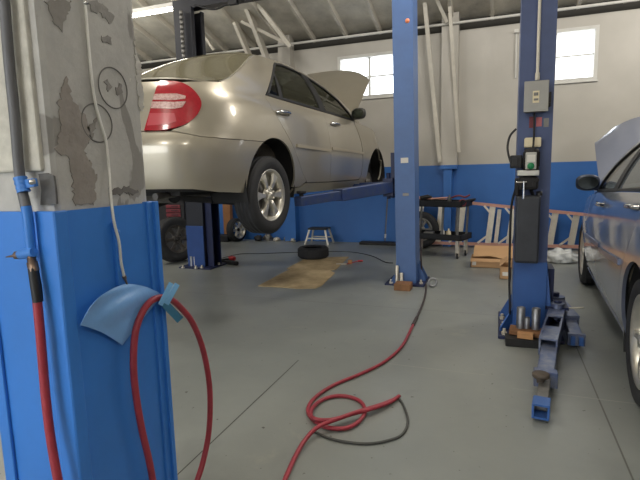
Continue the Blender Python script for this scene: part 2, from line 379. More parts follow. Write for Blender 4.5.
def sedan(loc, heading, scale, M, label, hood_angle, droop, wheel_style=0, dims=(.3175, .205), lag=.2, wedge=0., hood_w=1., fitted=((0, 1), (0, -1), (1, 1), (1, -1))):
    root = thing('car', loc, label, 'car')
    root.rotation_euler = (0, 0, -heading); root.scale = (scale,)*3
    def part(name, mb, m, parent=None, lab=None):
        if wedge and name not in ('wheel', 'tire', 'hub_cap', 'brake_disc', 'hood', 'prop_rod'):
            for v in mb.v: v.z += (wedge*(1.3-v.y)+.03)*(max(0, min(1, (v.z-.35)/.5)) if v.z < .87 else 1-.75*min(1, (v.z-.87)/.13))
        o = obj(name, mb, m, parent or root, local=True)
        if lab: o['label'] = lab
        return o
    inner = MB()
    for mir in (False, True):
        panel(inner, sideP, [(SMIN, .22), (-.37, .20)]+arc(*RA, .385, 188, -5)+[(.5, .20), (2.3, .2)]+arc(*FA, .385, 190, -8)+[(SMAX, .2), (SMAX, .56), (3.5, .66), (2.0, .88), (0, .93), (-.5, .94), (-.9, .93), (SMIN, .93)], mir, depth=0, gap=0, out=-.03, grid=.09)
        sg = -1 if mir else 1
        for (cy, cz) in (RA, FA):                        # wheel-arch liners
            inner.grid(lambda a, b: Vector((sg*(.50+.355*b), cy+.40*cos(pi*1.24*a-.12*pi), cz+.40*sin(pi*1.24*a-.12*pi))), 24, 2)
            inner.add([(sg*.50, cy+.41*cos(pi*1.24*k/23-.12*pi), cz+.41*sin(pi*1.24*k/23-.12*pi)) for k in range(24)], [tuple(range(24))])
    part('inner_shell', inner, M['under'])
    up = MB(); up.box((-.62, -.86, .20), (.62, 3.45, .235)); up.box((-.80, .46, .17), (.80, 2.30, .21)); up.box((-.30, .4, .14), (.30, 2.2, .2))
    up.box((-.6, 2.3, .16), (.6, 3.4, .22)); part('underbody', up, M['under'])
    ex = MB(); ex.tube([(-.3, -.7, .22), (.42, -.7, .22)], .085, 20); ex.tube(cat_rom([(-.3, -.7, .22), (-.42, -.6, .2), (-.3, .0, .17), (-.1, .5, .15), (-.05, 2.3, .14)]), .026, 12)
    ex.tube([(.42, -.7, .22), (.5, -.78, .21), (.52, -1.0, .2)], .025, 12); part('exhaust', ex, M['dull'])
    su = MB(); su.bar((-.68, 0, .16), (.68, 0, .16-droop*.5), .06, .05); part('axle_beam', su, M['under'])
    for sg in (-1, 1):
        su = MB(); su.bar((sg*.55, .02, .18-droop), (sg*.42, .55, .2), .05, .05); su.cyl((sg*.58, -.03, .2-droop), (sg*.56, -.03, .60), .028)
        part('strut', su, M['under'])
        su = MB(); su.cyl((sg*.58, 2.72, .2-droop*.6), (sg*.56, 2.72, .62), .05); su.bar((sg*.62, 2.72, .2-droop*.6), (sg*.25, 2.72, .2), .06, .05); part('strut', su, M['under'])
    # body panels
    for mir in (False, True):
        sg = -1 if mir else 1
        part('quarter_panel', panel(MB(), sideP, QUARTER, mir), M['paint'])
        part('sill', panel(MB(), sideP, SILL, mir, out=.004), M['paint'])
        for outline, glass_x, hx in ((DOOR_B, (.045, 1.10), .21), (DOOR_F, (1.10, 1.985), 1.30)):
            d = part('door', panel(MB(), sideP, outline, mir), M['paint'])
            h = MB(); z = .868 if hx < 1 else .857
            b = Vector(sideP(hx, z)); 
            hp = [Vector(sideP(hx+dx, z+dz))+Vector((o_, 0, 0)) for dx, dz, o_ in ((-.10, -.004, .002), (-.075, 0, .03), (-.02, .006, .038), (.04, .006, .036), (.085, 0, .028), (.105, -.004, .002))]
            hp = cat_rom([(sg*p.x, p.y, p.z) for p in hp], 4); h.tube(hp, .014, 10)
            part('door_handle', h, M['chrome'], d)
            round_cap = MB(); panel(round_cap, sideP, [(hx+.085*cos(a*pi/8), z+.028*sin(a*pi/8)) for a in range(16)], mir, out=.0015, depth=.003, gap=0, grid=.03); part('handle_recess', round_cap, M['recess'], d)
            tr = MB()
            x0, x1 = (.40, 1.14) if hx < 1 else (1.18, 2.15)
            panel(tr, sideP, [(x0, .578), (x1, .555), (x1, .583), (x0+.03, .608), (x0, .606)], mir, out=.012, depth=.014, gap=0); part('side_moulding', tr, M['moulding'], d)
            # window glass and its black surround
            top = [p for p in DLO_T]
            pol = [(x, interp([(-.1, 1.008), (1.1, .972), (2., .945)], x)) for x in (max(.045, glass_x[0]), glass_x[1])]
            tp = [p for p in top if glass_x[0]-1e-6 <= p[0] <= glass_x[1]+1e-6]
            yt = lambda x: interp_lin(top, x)
            if hx < 1: outl = [(.06, 1.004), (1.115, .972), (1.115, yt(1.115))]+list(reversed([p for p in tp if p[0] < 1.09 and p[0] > .06]))
            else: outl = [(1.115, .972), (1.97, .946)]+list(reversed([p for p in tp if p[0] > 1.13 and p[0] < 1.97]))+[(1.115, yt(1.115))]
            cxp = sum(p[0] for p in outl)/len(outl); cyp = sum(p[1] for p in outl)/len(outl)
            fr = MB(); hole = shrink(densify(outl), .022)
            panel(fr, sideP, outl, mir, out=.002, depth=.014, gap=0, holes=[hole], grid=.03)
            if hx < 1: panel(fr, sideP, [(1.06, .975), (1.115, .973), (1.115, yt(1.115)-.01), (1.04, yt(1.04)-.012)], mir, out=.003, depth=.012, gap=0); fr_bar = [(.26, 1.0), (.325, .999), (.385, 1.27), (.36, 1.25)]; panel(fr, sideP, fr_bar, mir, out=.002, depth=.01, gap=0)
            else: panel(fr, sideP, [(1.115, .973), (1.19, .97), (1.155, yt(1.155)-.012), (1.115, yt(1.115)-.01)], mir, out=.003, depth=.012, gap=0)
            wf = part('window_frame', fr, M['black'], d)
            part('window', panel(MB(), sideP, outl, mir, out=-.008, depth=0, gap=.004), M['glass'], d)
        part('fender', panel(MB(), sideP, FENDER, mir), M['paint'])
        hl = part('headlamp', panel(MB(), sideP, HLAMP, mir, out=.004), M['lens'])
        tl = part('tail_lamp', panel(MB(), sideP, smooth_loop(LAMP, (0, 9, 10)), mir, out=.012, depth=.03, grid=.035), M['lamp_red'])
        rl = MB(); panel(rl, sideP, [(-1.18, .868), (-1.0, .862), (-.90, .87), (-.89, .89), (-.97, .905), (-1.165, .907)], mir, out=.016, depth=.004, gap=0, grid=.04)
        panel(rl, sideP, [(-1.19, .81), (-1.0, .80), (-.93, .812), (-.895, .852), (-1.0, .848), (-1.185, .855)], mir, out=.016, depth=.004, gap=0, grid=.04); part('lamp_lens', rl, M['lens'], tl, 'clear lens bands across the red lamp')
        rd = MB(); panel(rd, sideP, [(-1.215, .69), (-1.05, .695), (-.985, .715), (-1.0, .77), (-1.2, .775)], mir, out=.0145, depth=.003, gap=0, grid=.04); part('reflector', rd, M['lamp_pink'], tl, 'paler pink lower lens')
        mi = MB()
        def ell(a, b):
            th = pi*a; ph = 2*pi*b; x = cos(th); k = sin(th)
            fl_b = .055 if sin(ph)*1 < 0 else .055
            return Vector((sg*(.925+.09*x), 1.93+(.075*k*cos(ph) if cos(ph) > 0 else .035*k*cos(ph)), 1.025+.068*(k**.6 if k > 0 else 0)*sin(ph)))
        mi.grid(ell, 14, 20); mi.bar((sg*.78, 1.97, .96), (sg*.90, 1.95, .985), .05, .035)
        mr = part('side_mirror', mi, M['mirror_shell'])
        mg = MB(); mg.add([(sg*(.925+.074*cos(2*pi*k/20)), 1.893, 1.025+.052*sin(2*pi*k/20)) for k in range(20)], [tuple(range(20)) if sg < 0 else tuple(reversed(range(20)))]); part('mirror_glass', mg, M['mirror'], mr)
    b = MB(); t = MB(); bf = MB()
    for mir in (False, True): panel(b, sideP, BUMP_R, mir, gap=.002); panel(t, sideP, [(SMIN, .657), (-1.245, .657), (-1.198, .83), (-1.152, 1.01), (SMIN, 1.03)], mir, gap=.002); panel(bf, sideP, BUMP_F, mir, gap=.002)
    part('bumper', b, M['paint']); part('bumper', bf, M['paint'])
    deck = [side(SMIN+(-.46-SMIN)*k/30, 1.022)[:2] for k in range(31)]
    deck = [(v, u) for u, v in deck]+[(-v, u) for u, v in reversed(deck)]
    deckP = lambda x, y: (x, y, 1.018+.02*(1-(x/.8)**2)+.012*max(0, (-.6-y)/.4))
    dk = [(-x, y) for x, y in deck]
    panel(t, lambda x, y: deckP(x, y), list(reversed(dk)) if area(dk) < 0 else dk, depth=.01, gap=.004, grid=.1)
    part('trunk_lid', t, M['paint'])
    gr = MB(); panel(gr, sideP, [(3.66, .58), (SMAX, .57), (SMAX, .70), (3.68, .68)]); panel(gr, sideP, [(3.66, .58), (SMAX, .57), (SMAX, .70), (3.68, .68)], True); part('grille', gr, M['black'])
    rf = MB(); panel(rf, topP, [(-1, .33), (1, .33), (1, 1.16), (-1, 1.16)], depth=.02, gap=0, grid=.08)
    for sg in (-1, 1):
        panel(rf, topP, [(sg*.985-.015, -.5), (sg*.985+.015, -.5), (sg*.985+.015, .33), (sg*.985-.015, .33)], depth=.02, gap=0, grid=.08); panel(rf, topP, [(sg*.97-.03, 1.16), (sg*.97+.03, 1.16), (sg*.97+.03, 2.15), (sg*.97-.03, 2.15)], depth=.02, gap=0, grid=.08)
    part('roof', rf, M['paint'])
    part('windshield', panel(MB(), topP, [(-.94, 1.17), (.94, 1.17), (.94, 2.14), (-.94, 2.14)], depth=0, gap=0, grid=.08), M['glass'])
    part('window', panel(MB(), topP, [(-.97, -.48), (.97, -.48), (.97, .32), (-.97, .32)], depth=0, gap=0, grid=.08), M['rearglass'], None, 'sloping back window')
    # cabin
    seat = MB(); seat.box((-.7, .05, .45), (.7, .55, .62), bev=.05); seat.box((-.7, -.1, .5), (.7, .1, 1.05), bev=.05)
    part('seat', seat, M['cabin'])
    for sx in (-.37, .37):
        st = MB(); st.box((sx-.25, .95, .40), (sx+.25, 1.45, .58), bev=.06); st.box((sx-.24, .85, .5), (sx+.24, 1.0, 1.08), bev=.06); st.box((sx-.13, .84, 1.10), (sx+.13, .93, 1.25), bev=.04); st.tube([(sx-.06, .89, 1.05), (sx-.06, .89, 1.15)], .008); st.tube([(sx+.06, .89, 1.05), (sx+.06, .89, 1.15)], .008)
        part('seat', st, M['cabin'])
    da = MB(); da.box((-.74, 1.75, .7), (.74, 2.05, .93), bev=.05); da.box((-.74, -.5, .96), (.74, -.1, .985)); da.box((-.7, .0, .3), (.7, 2., .34)); part('dashboard', da, M['cabin'])
    sw = MB(); sw.lathe([(.18+.014*cos(a*pi/5), .014*sin(a*pi/5)) for a in range(10)], (-.37, 1.62, .88), (0, -.9, .45), 30, closed=True); sw.bar((-.53, 1.62, .88), (-.21, 1.62, .88), .03, .02); part('steering_wheel', sw, M['black'])
    # engine bay and raised hood
    eb = MB(); eb.box((-.66, 2.15, .3), (.66, 3.45, .74)); eb.box((-.4, 2.4, .74), (.3, 3.0, .82), bev=.03); eb.box((.35, 3.0, .74), (.58, 3.25, .84), bev=.01); eb.box((-.78, 2.06, .82), (.78, 2.2, .93)); part('engine_bay', eb, M['under'])
    ha = radians(hood_angle); L = 1.22
    def hoodP(a, b):
        t = 2*b-1; hw = interp([(0, .745), (.5, .745), (.85, .735), (1, .71)], a)
        al = a*L*(1-.0*abs(t)); al -= lag*a**3*abs(t)**3; nn = .05*(1-abs(t)**2)*(1-.3*a)-.05*a**4-.03*abs(t)**6-.09*max(0, abs(t)-.8)
        return Vector((hw*t*hood_w, 2.09+al*cos(ha)-nn*sin(ha), .945+al*sin(ha)+nn*cos(ha)))
    ho = part('hood', MB().sheet(lambda a, b: hoodP(a, 1-b), 14, 20, -.022), M['paint'])
    pr = MB(); pr.tube([(-.6, 3.1, .78), hoodP(.75, .15)], .006, 8); part('prop_rod', pr, M['dull'])
    # wheels
    for ax_, cy, dr in ((0, .0, droop), (1, 2.72, droop*.75)):
        for sg in (-1, 1):
            if (ax_, sg) not in fitted:
                d_ = MB(); d_.lathe([(0, -.012), (.135, -.012), (.14, .0), (.135, .012), (.07, .012), (.065, .04), (0, .04)], (sg*.74, cy, .3-dr), (sg, 0, 0), 30); part('brake_disc', d_, M['dull']); continue
            t_, r_, h_, d_ = MB(), MB(), MB(), MB(); wheel((t_, r_, h_, d_), (sg*.775, cy, .3-dr if droop else dims[0]), sg, R=dims[0], rim=dims[1], style=wheel_style, spokes=6 if not wheel_style else 5)
            w = part('wheel', r_, M['alloy']); part('tire', t_, M['rubber'], w); part('hub_cap', h_, M['alloy'], w); part('brake_disc', d_, M['dull'], w)
    return root
def smooth_loop(P, sharp, n=5):
    out = []; m = len(P)
    for i in range(m):
        a, b, c, d = P[i-1], P[i], P[(i+1) % m], P[(i+2) % m]
        if i in sharp: a = (2*b[0]-c[0], 2*b[1]-c[1])
        if (i+1) % m in sharp: d = (2*c[0]-b[0], 2*c[1]-b[1])
        for k in range(n):
            t = k/n; out.append(tuple(.5*(2*b[j]+(c[j]-a[j])*t+(2*a[j]-5*b[j]+4*c[j]-d[j])*t*t+(3*b[j]-a[j]-3*c[j]+d[j])*t**3) for j in (0, 1)))
    return out
def interp_lin(tab, x):
    for (x0, y0), (x1, y1) in zip(tab, tab[1:]):
        if x0 <= x <= x1: return lerp(y0, y1, (x-x0)/(x1-x0))
    return tab[-1][1]
def area(p): return sum(p[i-1][0]*p[i][1]-p[i][0]*p[i-1][1] for i in range(len(p)))/2
FILL_W, SKY, EXPO = 78, 2.6, 0.9
# ---------------------------------------------------------------- palette
BLUE = (36, 92, 172)
M_ = {
 'jacket': mat('jacket_blue', (56, 124, 208), .42, var=.10, scale=3, bump=.05, bscale=12),
 'post': mat('post_blue', (74, 104, 154), .45, var=.12, scale=5, rvar=.1),
 'postbright': mat('post_bright_blue', (54, 94, 158), .42, var=.12, scale=5),
 'navy': mat('navy', (22, 32, 70), .5, var=.2, scale=6),
 'blackpost': mat('black_post', (30, 31, 38), .45, var=.2, scale=6),
 'arm': mat('worn_blue_steel', (74, 90, 132), .36, .4, var=.3, scale=14, tint=(134, 137, 146), rvar=.15),
 'navyarm': mat('navy_arm', (40, 62, 116), .38, .3, var=.25, scale=12, tint=(70, 80, 104)),
 'steel': mat('worn_steel', (150, 150, 152), .38, .85, var=.3, scale=20, rvar=.15),
 'greysteel': mat('grey_steel', (128, 126, 122), .45, .6, var=.25, scale=20),
 'dark': mat('dark_iron', (42, 40, 40), .6, .3, var=.3, scale=14),
 'iron': mat('rusty_iron', (92, 82, 72), .65, .3, var=.3, scale=16),
 'black': mat('black_plastic', (22, 22, 24), .5, var=.2, scale=10),
 'rubber': mat('rubber', (40, 40, 42), .75, var=.25, scale=14, bump=.1),
 'white': mat('white_paint', (205, 203, 196), .6, var=.08, scale=5),
 'offwhite': mat('offwhite_beam', (196, 190, 177), .7, var=.18, scale=4),
 'cream': mat('cream', (226, 212, 178), .6, var=.06),
 'wood': mat('wood_block', (132, 92, 58), .7, var=.35, scale=9, bump=.2),
 'woodlight': mat('wood_light', (190, 140, 92), .7, var=.2, scale=12),
 'card': mat('cardboard', (192, 152, 110), .85, var=.08, scale=6),
 'cardmat': mat('cardboard_mat', (204, 182, 142), .85, var=.2, scale=3.2, tint=(150, 128, 94)),
 'red': mat('red_hose', (158, 52, 64), .45, var=.25, scale=16),
 'redpaint': mat('red_paint', (190, 40, 44), .4, var=.1),
 'ladder': mat('ladder_orange', (188, 140, 124), .5, var=.12, scale=8),
 'alu': mat('aluminium', (214, 206, 190), .4, .5, var=.1, scale=16),
 'chrome': mat('chrome', (220, 220, 218), .12, 1.0),
 'concrete': None,
 'tape': mat('tape_film', (124, 172, 228), .3, var=.14, scale=7, bump=.25, bscale=26),
 'tape2': mat('tape_blue', (66, 128, 206), .4, var=.1, scale=20, bump=.2),
 'wire': mat('grey_wire', (226, 224, 216), .4, .3, var=.1),
 'green': mat('green_tag', (30, 130, 80), .5),
 'darkred': mat('dark_red', (112, 40, 46), .5, var=.2),
 'pink': mat('pink_tag', (180, 96, 100), .5),
 'brass': mat('brass', (128, 108, 94), .4, .7),
 'bag': mat('clear_plastic', (196, 198, 196), .25, var=.15, scale=12, bump=.4, bscale=20),
 'pipe': mat('grey_pipe', (104, 104, 106), .55, .2, var=.15, scale=10),
 'brownpost': mat('brown_board', (150, 104, 66), .8, var=.15),
}
def twotone():
    M = bpy.data.materials.new('wall_two_tone'); M.use_nodes = True; nt = M.node_tree; n = nt.nodes; l = nt.links; b = n['Principled BSDF']
    ge = n.new('ShaderNodeNewGeometry'); sx = n.new('ShaderNodeSeparateXYZ'); l.new(ge.outputs['Position'], sx.inputs[0])
    gt = n.new('ShaderNodeMath'); gt.operation = 'GREATER_THAN'; gt.inputs[1].default_value = 1.355; l.new(sx.outputs['Z'], gt.inputs[0])
    nz = n.new('ShaderNodeTexNoise'); nz.inputs['Scale'].default_value = 1.6; nz.inputs['Detail'].default_value = 7; l.new(ge.outputs['Position'], nz.inputs['Vector'])
    def ramp(a, c):
        r = n.new('ShaderNodeValToRGB'); r.color_ramp.elements[0].position = .3; r.color_ramp.elements[1].position = .7
        r.color_ramp.elements[0].color = srgb(*a); r.color_ramp.elements[1].color = srgb(*c); l.new(nz.outputs['Fac'], r.inputs['Fac']); return r
    r1 = ramp((42, 94, 160), (48, 104, 174)); r2 = ramp((172, 167, 157), (184, 179, 169))
    mx = n.new('ShaderNodeMix'); mx.data_type = 'RGBA'; l.new(gt.outputs[0], mx.inputs['Factor']); l.new(r1.outputs['Color'], mx.inputs['A']); l.new(r2.outputs['Color'], mx.inputs['B'])
    l.new(mx.outputs['Result'], b.inputs['Base Color']); b.inputs['Roughness'].default_value = .5
    return M
def floormat():
    M = bpy.data.materials.new('painted_floor'); M.use_nodes = True; nt = M.node_tree; n = nt.nodes; l = nt.links; b = n['Principled BSDF']
    ge = n.new('ShaderNodeNewGeometry'); sx = n.new('ShaderNodeSeparateXYZ'); l.new(ge.outputs['Position'], sx.inputs[0])
    def noise_(scale, detail=6, rough=.6, dist=0):
        z = n.new('ShaderNodeTexNoise'); z.inputs['Scale'].default_value = scale; z.inputs['Detail'].default_value = detail; z.inputs['Roughness'].default_value = rough; z.inputs['Distortion'].default_value = dist
        l.new(ge.outputs['Position'], z.inputs['Vector']); return z
    def ramp(src, p0, c0, p1, c1):
        r = n.new('ShaderNodeValToRGB'); r.color_ramp.elements[0].position = p0; r.color_ramp.elements[1].position = p1
        r.color_ramp.elements[0].color = c0; r.color_ramp.elements[1].color = c1; l.new(src.outputs[0], r.inputs['Fac']); return r
    def mix(fac, a, c, mode='MIX'):
        x = n.new('ShaderNodeMix'); x.data_type = 'RGBA'; x.blend_type = mode
        if isinstance(fac, float): x.inputs['Factor'].default_value = fac
        else: l.new(fac.outputs[0], x.inputs['Factor'])
        l.new(a.outputs['Color' if 'Color' in a.outputs else 'Result'], x.inputs['A'])
        if isinstance(c, tuple): x.inputs['B'].default_value = c
        else: l.new(c.outputs[0], x.inputs['B'])
        return x
    def col(x):
        class W: pass
        return x
    base = ramp(noise_(.55, 7, .6), .3, srgb(120, 124, 121), .7, srgb(144, 146, 140))
    class O:                                                  # adaptor so a Mix node's colour result chains
        def __init__(s, node): s.node = node; s.outputs = {'Color': node.outputs['Result'], 0: node.outputs['Result']}
    cur = base
    patch = ramp(noise_(1.8, 8, .7, .4), .60, (0, 0, 0, 1), .70, (1, 1, 1, 1))           # scuffed lighter wear
    f1 = n.new('ShaderNodeMath'); f1.operation = 'MULTIPLY'; f1.inputs[1].default_value = .62; l.new(patch.outputs[0], f1.inputs[0])
    cur = O(mix(f1, cur, srgb(152, 151, 140)))
    oil = ramp(noise_(.9, 5, .55, .3), .30, (1, 1, 1, 1), .42, (0, 0, 0, 1))
    f2 = n.new('ShaderNodeMath'); f2.operation = 'MULTIPLY'; f2.inputs[1].default_value = .35; l.new(oil.outputs[0], f2.inputs[0])
    cur = O(mix(f2, cur, srgb(70, 72, 72)))
    sp = ramp(noise_(26, 2, .5), .72, (0, 0, 0, 1), .75, (1, 1, 1, 1))
    cur = O(mix(sp, cur, srgb(78, 76, 72)))
    def line_(axis, pos, wdt, lo=None, hi=None):
        a = n.new('ShaderNodeMath'); a.operation = 'SUBTRACT'; l.new(sx.outputs[axis], a.inputs[0]); a.inputs[1].default_value = pos
        c = n.new('ShaderNodeMath'); c.operation = 'ABSOLUTE'; l.new(a.outputs[0], c.inputs[0])
        d = n.new('ShaderNodeMath'); d.operation = 'LESS_THAN'; l.new(c.outputs[0], d.inputs[0]); d.inputs[1].default_value = wdt
        if lo is not None:
            o = 'Y' if axis == 'X' else 'X'
            g = n.new('ShaderNodeMath'); g.operation = 'GREATER_THAN'; l.new(sx.outputs[o], g.inputs[0]); g.inputs[1].default_value = lo
            h = n.new('ShaderNodeMath'); h.operation = 'LESS_THAN'; l.new(sx.outputs[o], h.inputs[0]); h.inputs[1].default_value = hi
            gh = n.new('ShaderNodeMath'); gh.operation = 'MULTIPLY'; l.new(g.outputs[0], gh.inputs[0]); l.new(h.outputs[0], gh.inputs[1])
            e = n.new('ShaderNodeMath'); e.operation = 'MULTIPLY'; l.new(d.outputs[0], e.inputs[0]); l.new(gh.outputs[0], e.inputs[1]); d = e
        return d
    cur = O(mix(line_('X', -1.27, .0035, 1.2, 2.9), cur, srgb(52, 50, 46)))
    cur = O(mix(line_('X', .54, .004, 1.0, 3.9), cur, srgb(88, 88, 82)))
    cur = O(mix(line_('Y', 2.87, .004, .1, 2.0), cur, srgb(150, 150, 142)))
    cur = O(mix(line_('Y', 3.02, .004, -.7, -.05), cur, srgb(146, 146, 138)))
    cur = O(mix(line_('Y', 4.35, .003, -3.3, .0), cur, srgb(96, 97, 92)))
    l.new(cur.outputs['Color'], b.inputs['Base Color'])
    rr = n.new('ShaderNodeMapRange'); rr.inputs['To Min'].default_value = .22; rr.inputs['To Max'].default_value = .5
    l.new(noise_(1.3, 6, .65).outputs['Fac'], rr.inputs['Value']); l.new(rr.outputs['Result'], b.inputs['Roughness'])
    bp = n.new('ShaderNodeBump'); bp.inputs['Strength'].default_value = .12; bp.inputs['Distance'].default_value = .006
    l.new(noise_(7, 6, .6).outputs['Fac'], bp.inputs['Height']); l.new(bp.outputs['Normal'], b.inputs['Normal'])
    return M
def concretemat():
    M = bpy.data.materials.new('patched_concrete'); M.use_nodes = True; nt = M.node_tree; n = nt.nodes; l = nt.links; b = n['Principled BSDF']
    tc = n.new('ShaderNodeTexCoord')
    def noise_(scale, detail=6, rough=.6, dist=0, st=(1, 1, 1)):
        mp = n.new('ShaderNodeMapping'); mp.inputs['Scale'].default_value = st; l.new(tc.outputs['Object'], mp.inputs['Vector'])
        z = n.new('ShaderNodeTexNoise'); z.inputs['Scale'].default_value = scale; z.inputs['Detail'].default_value = detail; z.inputs['Roughness'].default_value = rough; z.inputs['Distortion'].default_value = dist
        l.new(mp.outputs[0], z.inputs['Vector']); return z
    def ramp(src, p0, c0, p1, c1):
        r = n.new('ShaderNodeValToRGB'); r.color_ramp.elements[0].position = p0; r.color_ramp.elements[1].position = p1
        r.color_ramp.elements[0].color = c0; r.color_ramp.elements[1].color = c1; l.new(src.outputs['Fac'], r.inputs['Fac']); return r
    a = ramp(noise_(5, 8, .7), .3, srgb(166, 164, 160), .7, srgb(194, 192, 186))
    p = ramp(noise_(5.5, 4, .5, .6, (1, 1, .45)), .585, (0, 0, 0, 1), .60, (1, 1, 1, 1))
    mx = n.new('ShaderNodeMix'); mx.data_type = 'RGBA'; l.new(p.outputs['Color'], mx.inputs['Factor']); l.new(a.outputs['Color'], mx.inputs['A']); mx.inputs['B'].default_value = srgb(142, 139, 134)
    p2 = ramp(noise_(9, 6, .7, .8, (1, 1, .5)), .66, (0, 0, 0, 1), .69, (1, 1, 1, 1))
    m2 = n.new('ShaderNodeMix'); m2.data_type = 'RGBA'; l.new(p2.outputs['Color'], m2.inputs['Factor']); l.new(mx.outputs['Result'], m2.inputs['A']); m2.inputs['B'].default_value = srgb(206, 202, 192)
    l.new(m2.outputs['Result'], b.inputs['Base Color']); b.inputs['Roughness'].default_value = .8
    bp = n.new('ShaderNodeBump'); bp.inputs['Strength'].default_value = .4; bp.inputs['Distance'].default_value = .01
    l.new(noise_(16, 8, .65).outputs['Fac'], bp.inputs['Height']); l.new(bp.outputs['Normal'], b.inputs['Normal'])
    return M
M_['concrete'] = concretemat()
M_['wall'] = twotone(); M_['floor'] = floormat()
M_['roofboard'] = mat('roof_boards', (206, 201, 188), .8, var=.3, scale=1.4, tint=(158, 153, 142))
M_['gap'] = mat('dark_gap', (60, 58, 54), .9)
M_['paper'] = mat('paper_label', (214, 210, 200), .6, var=.05)

# ---------------------------------------------------------------- room
WB = 8.4
mb = MB(); mb.box((-9, -5, -.1), (7, WB+.3, 0)); struct('floor', mb, M_['floor'])
mb = MB(); mb.box((-40, -45, -.14), (40, -5, -.04)); struct('floor_outside', mb, mat('asphalt', (150, 148, 142), .9, var=.15, scale=2))
W1 = (-2.74, -1.62, 2.55, 3.29); W2 = (.70, 1.31, 2.55, 3.33)
mb = MB(); TOP = 3.49
xs = [(-9, W1[0]), (W1[1], W2[0]), (W2[1], 7)]
for a, b in xs: mb.box((a, WB, 0), (b, WB+.18, TOP))
for w in (W1, W2): mb.box((w[0], WB, 0), (w[1], WB+.18, w[2])); mb.box((w[0], WB, w[3]), (w[1], WB+.18, TOP))
struct('wall_back', mb, M_['wall'])
mb = MB(); mb.box((-9.2, -5, 0), (-9, WB+.2, 6.3)); struct('wall_left', mb, M_['wall'])
mb = MB(); mb.box((7, -5, 0), (7.2, WB+.2, 6.3)); struct('wall_right', mb, M_['wall'])
mb = MB(); mb.box((-9, -5.2, 3.7), (7, -5, 6.3)); mb.box((-9, -5.2, 0), (-7.5, -5, 3.7)); mb.box((5.5, -5.2, 0), (7, -5, 3.7)); mb.box((-1.2, -5.2, 0), (-.8, -5, 3.7)); struct('wall_front', mb, M_['wall'])
mb = MB()
for i in range(12): mb.box((-.8, -5.12, .305*i+.004), (5.5, -5.08, .305*i+.30), bev=.004)
struct('light_block_door', mb, M_['white'])  # unseen closed door, added to block low daylight under the blue car
SL = .29; zc = lambda y: 3.70+SL*(WB-y)
YR = 1.2
mb = MB(); mb.add([(-9.2, WB+.35, zc(WB+.35)), (7.2, WB+.35, zc(WB+.35)), (7.2, YR, zc(YR)), (-9.2, YR, zc(YR)), (7.2, -5.3, zc(YR)-SL*(YR+5.3)), (-9.2, -5.3, zc(YR)-SL*(YR+5.3))]+[(-9.2, WB+.35, zc(WB+.35)+.1), (7.2, WB+.35, zc(WB+.35)+.1), (7.2, YR, zc(YR)+.1), (-9.2, YR, zc(YR)+.1), (7.2, -5.3, zc(YR)-SL*(YR+5.3)+.1), (-9.2, -5.3, zc(YR)-SL*(YR+5.3)+.1)],
    [(0, 1, 2, 3), (3, 2, 4, 5), (9, 8, 7, 6), (11, 10, 8, 9), (0, 6, 7, 1), (5, 4, 10, 11), (0, 3, 9, 6), (3, 5, 11, 9), (1, 7, 8, 2), (2, 8, 10, 4)])
struct('ceiling', mb, M_['roofboard'])
k = 0; x = -8.58
def trim(mb, m):
    global k
    k += 1; return struct('trim_%d' % k, mb, m)
while x < 4:
    mb = MB(); mb.bar((x, WB+.1, zc(WB+.1)-.05), (x, YR, zc(YR)-.05), .05, .10, up=(0, .28, .96)); trim(mb, M_['offwhite']); x += .6
mb = MB(); mb.box((-9, WB+.02, TOP), (7, WB+.16, 3.66)); trim(mb, M_['gap'])
# pilasters with blue-painted feet
for (a, b, c, d) in ((-3.80, -3.57, -3.80, -3.57), (-.93, -.67, -.88, -.75)):
    mb = MB(); mb.box((a, 8.2, 1.29), (b, WB, 3.72)); mb.box((c, 8.22, 0), (d, WB, 1.29)); trim(mb, M_['wall'])
def beam(p, q, w=.07, h=.05, m='offwhite'):
    mb = MB(); mb.bar(p, q, w, h, up=(0, 1, 0)); return trim(mb, M_[m])
# knee braces of the roof truss by the window and by the pilaster
beam(Yp(276, 118, 8.2), Yp(235, 22, 7.6), .05, .15); beam(Yp(282, 98, 8.2), Yp(247, 7, 7.5), .06, .17)
beam(Yp(291, 47, 7.6), Yp(257, 3, 7.4), .06, .12); beam(Yp(286, 43, 7.7), Yp(242, 22, 7.7), .05, .09)
beam(Yp(440, 162, 8.16), Yp(424, -6, 7.95), .06, .07); beam(Yp(459, 152, 8.16), Yp(449, -6, 7.95), .05, .06)
beam(Yp(447, 22, 8.1), Yp(434, -6, 7.9), .05, .06); beam(Yp(214, 50, 7.9), Yp(187, 10, 7.7), .04, .06)
# windows
for i, w in enumerate((W1, W2), 1):
    x0, x1, z0, z1 = w; t = .05
    mb = MB(); mb.box((x0, WB-.02, z0), (x0+t, WB+.12, z1)); mb.box((x1-t, WB-.02, z0), (x1, WB+.12, z1)); mb.box((x0+t, WB-.02, z1-t), (x1-t, WB+.12, z1)); mb.box((x0+t, WB-.02, z0), (x1-t, WB+.12, z0+t)); mb.box((x0-.01, WB-.03, z0-.02), (x1+.01, WB, z0))
    fr = struct('window_%d' % i, mb, M_['white'])
    mb = MB()
    if i == 1: mb.box(((x0+x1)/2-.02, WB+.04, z0+t), ((x0+x1)/2+.02, WB+.09, z1-t))
    mb.box((x0+t, WB+.05, (z0+z1)/2-.012), (x1-t, WB+.08, (z0+z1)/2+.012)); obj('window_sash', mb, M_['white'], fr)
    mb = MB(); mb.box((x0+t, WB+.06, z0+t), (x1-t, WB+.066, z1-t)); obj('window_pane', mb, glassmat('pane_glass', (.95, .96, .97, 1)), fr)
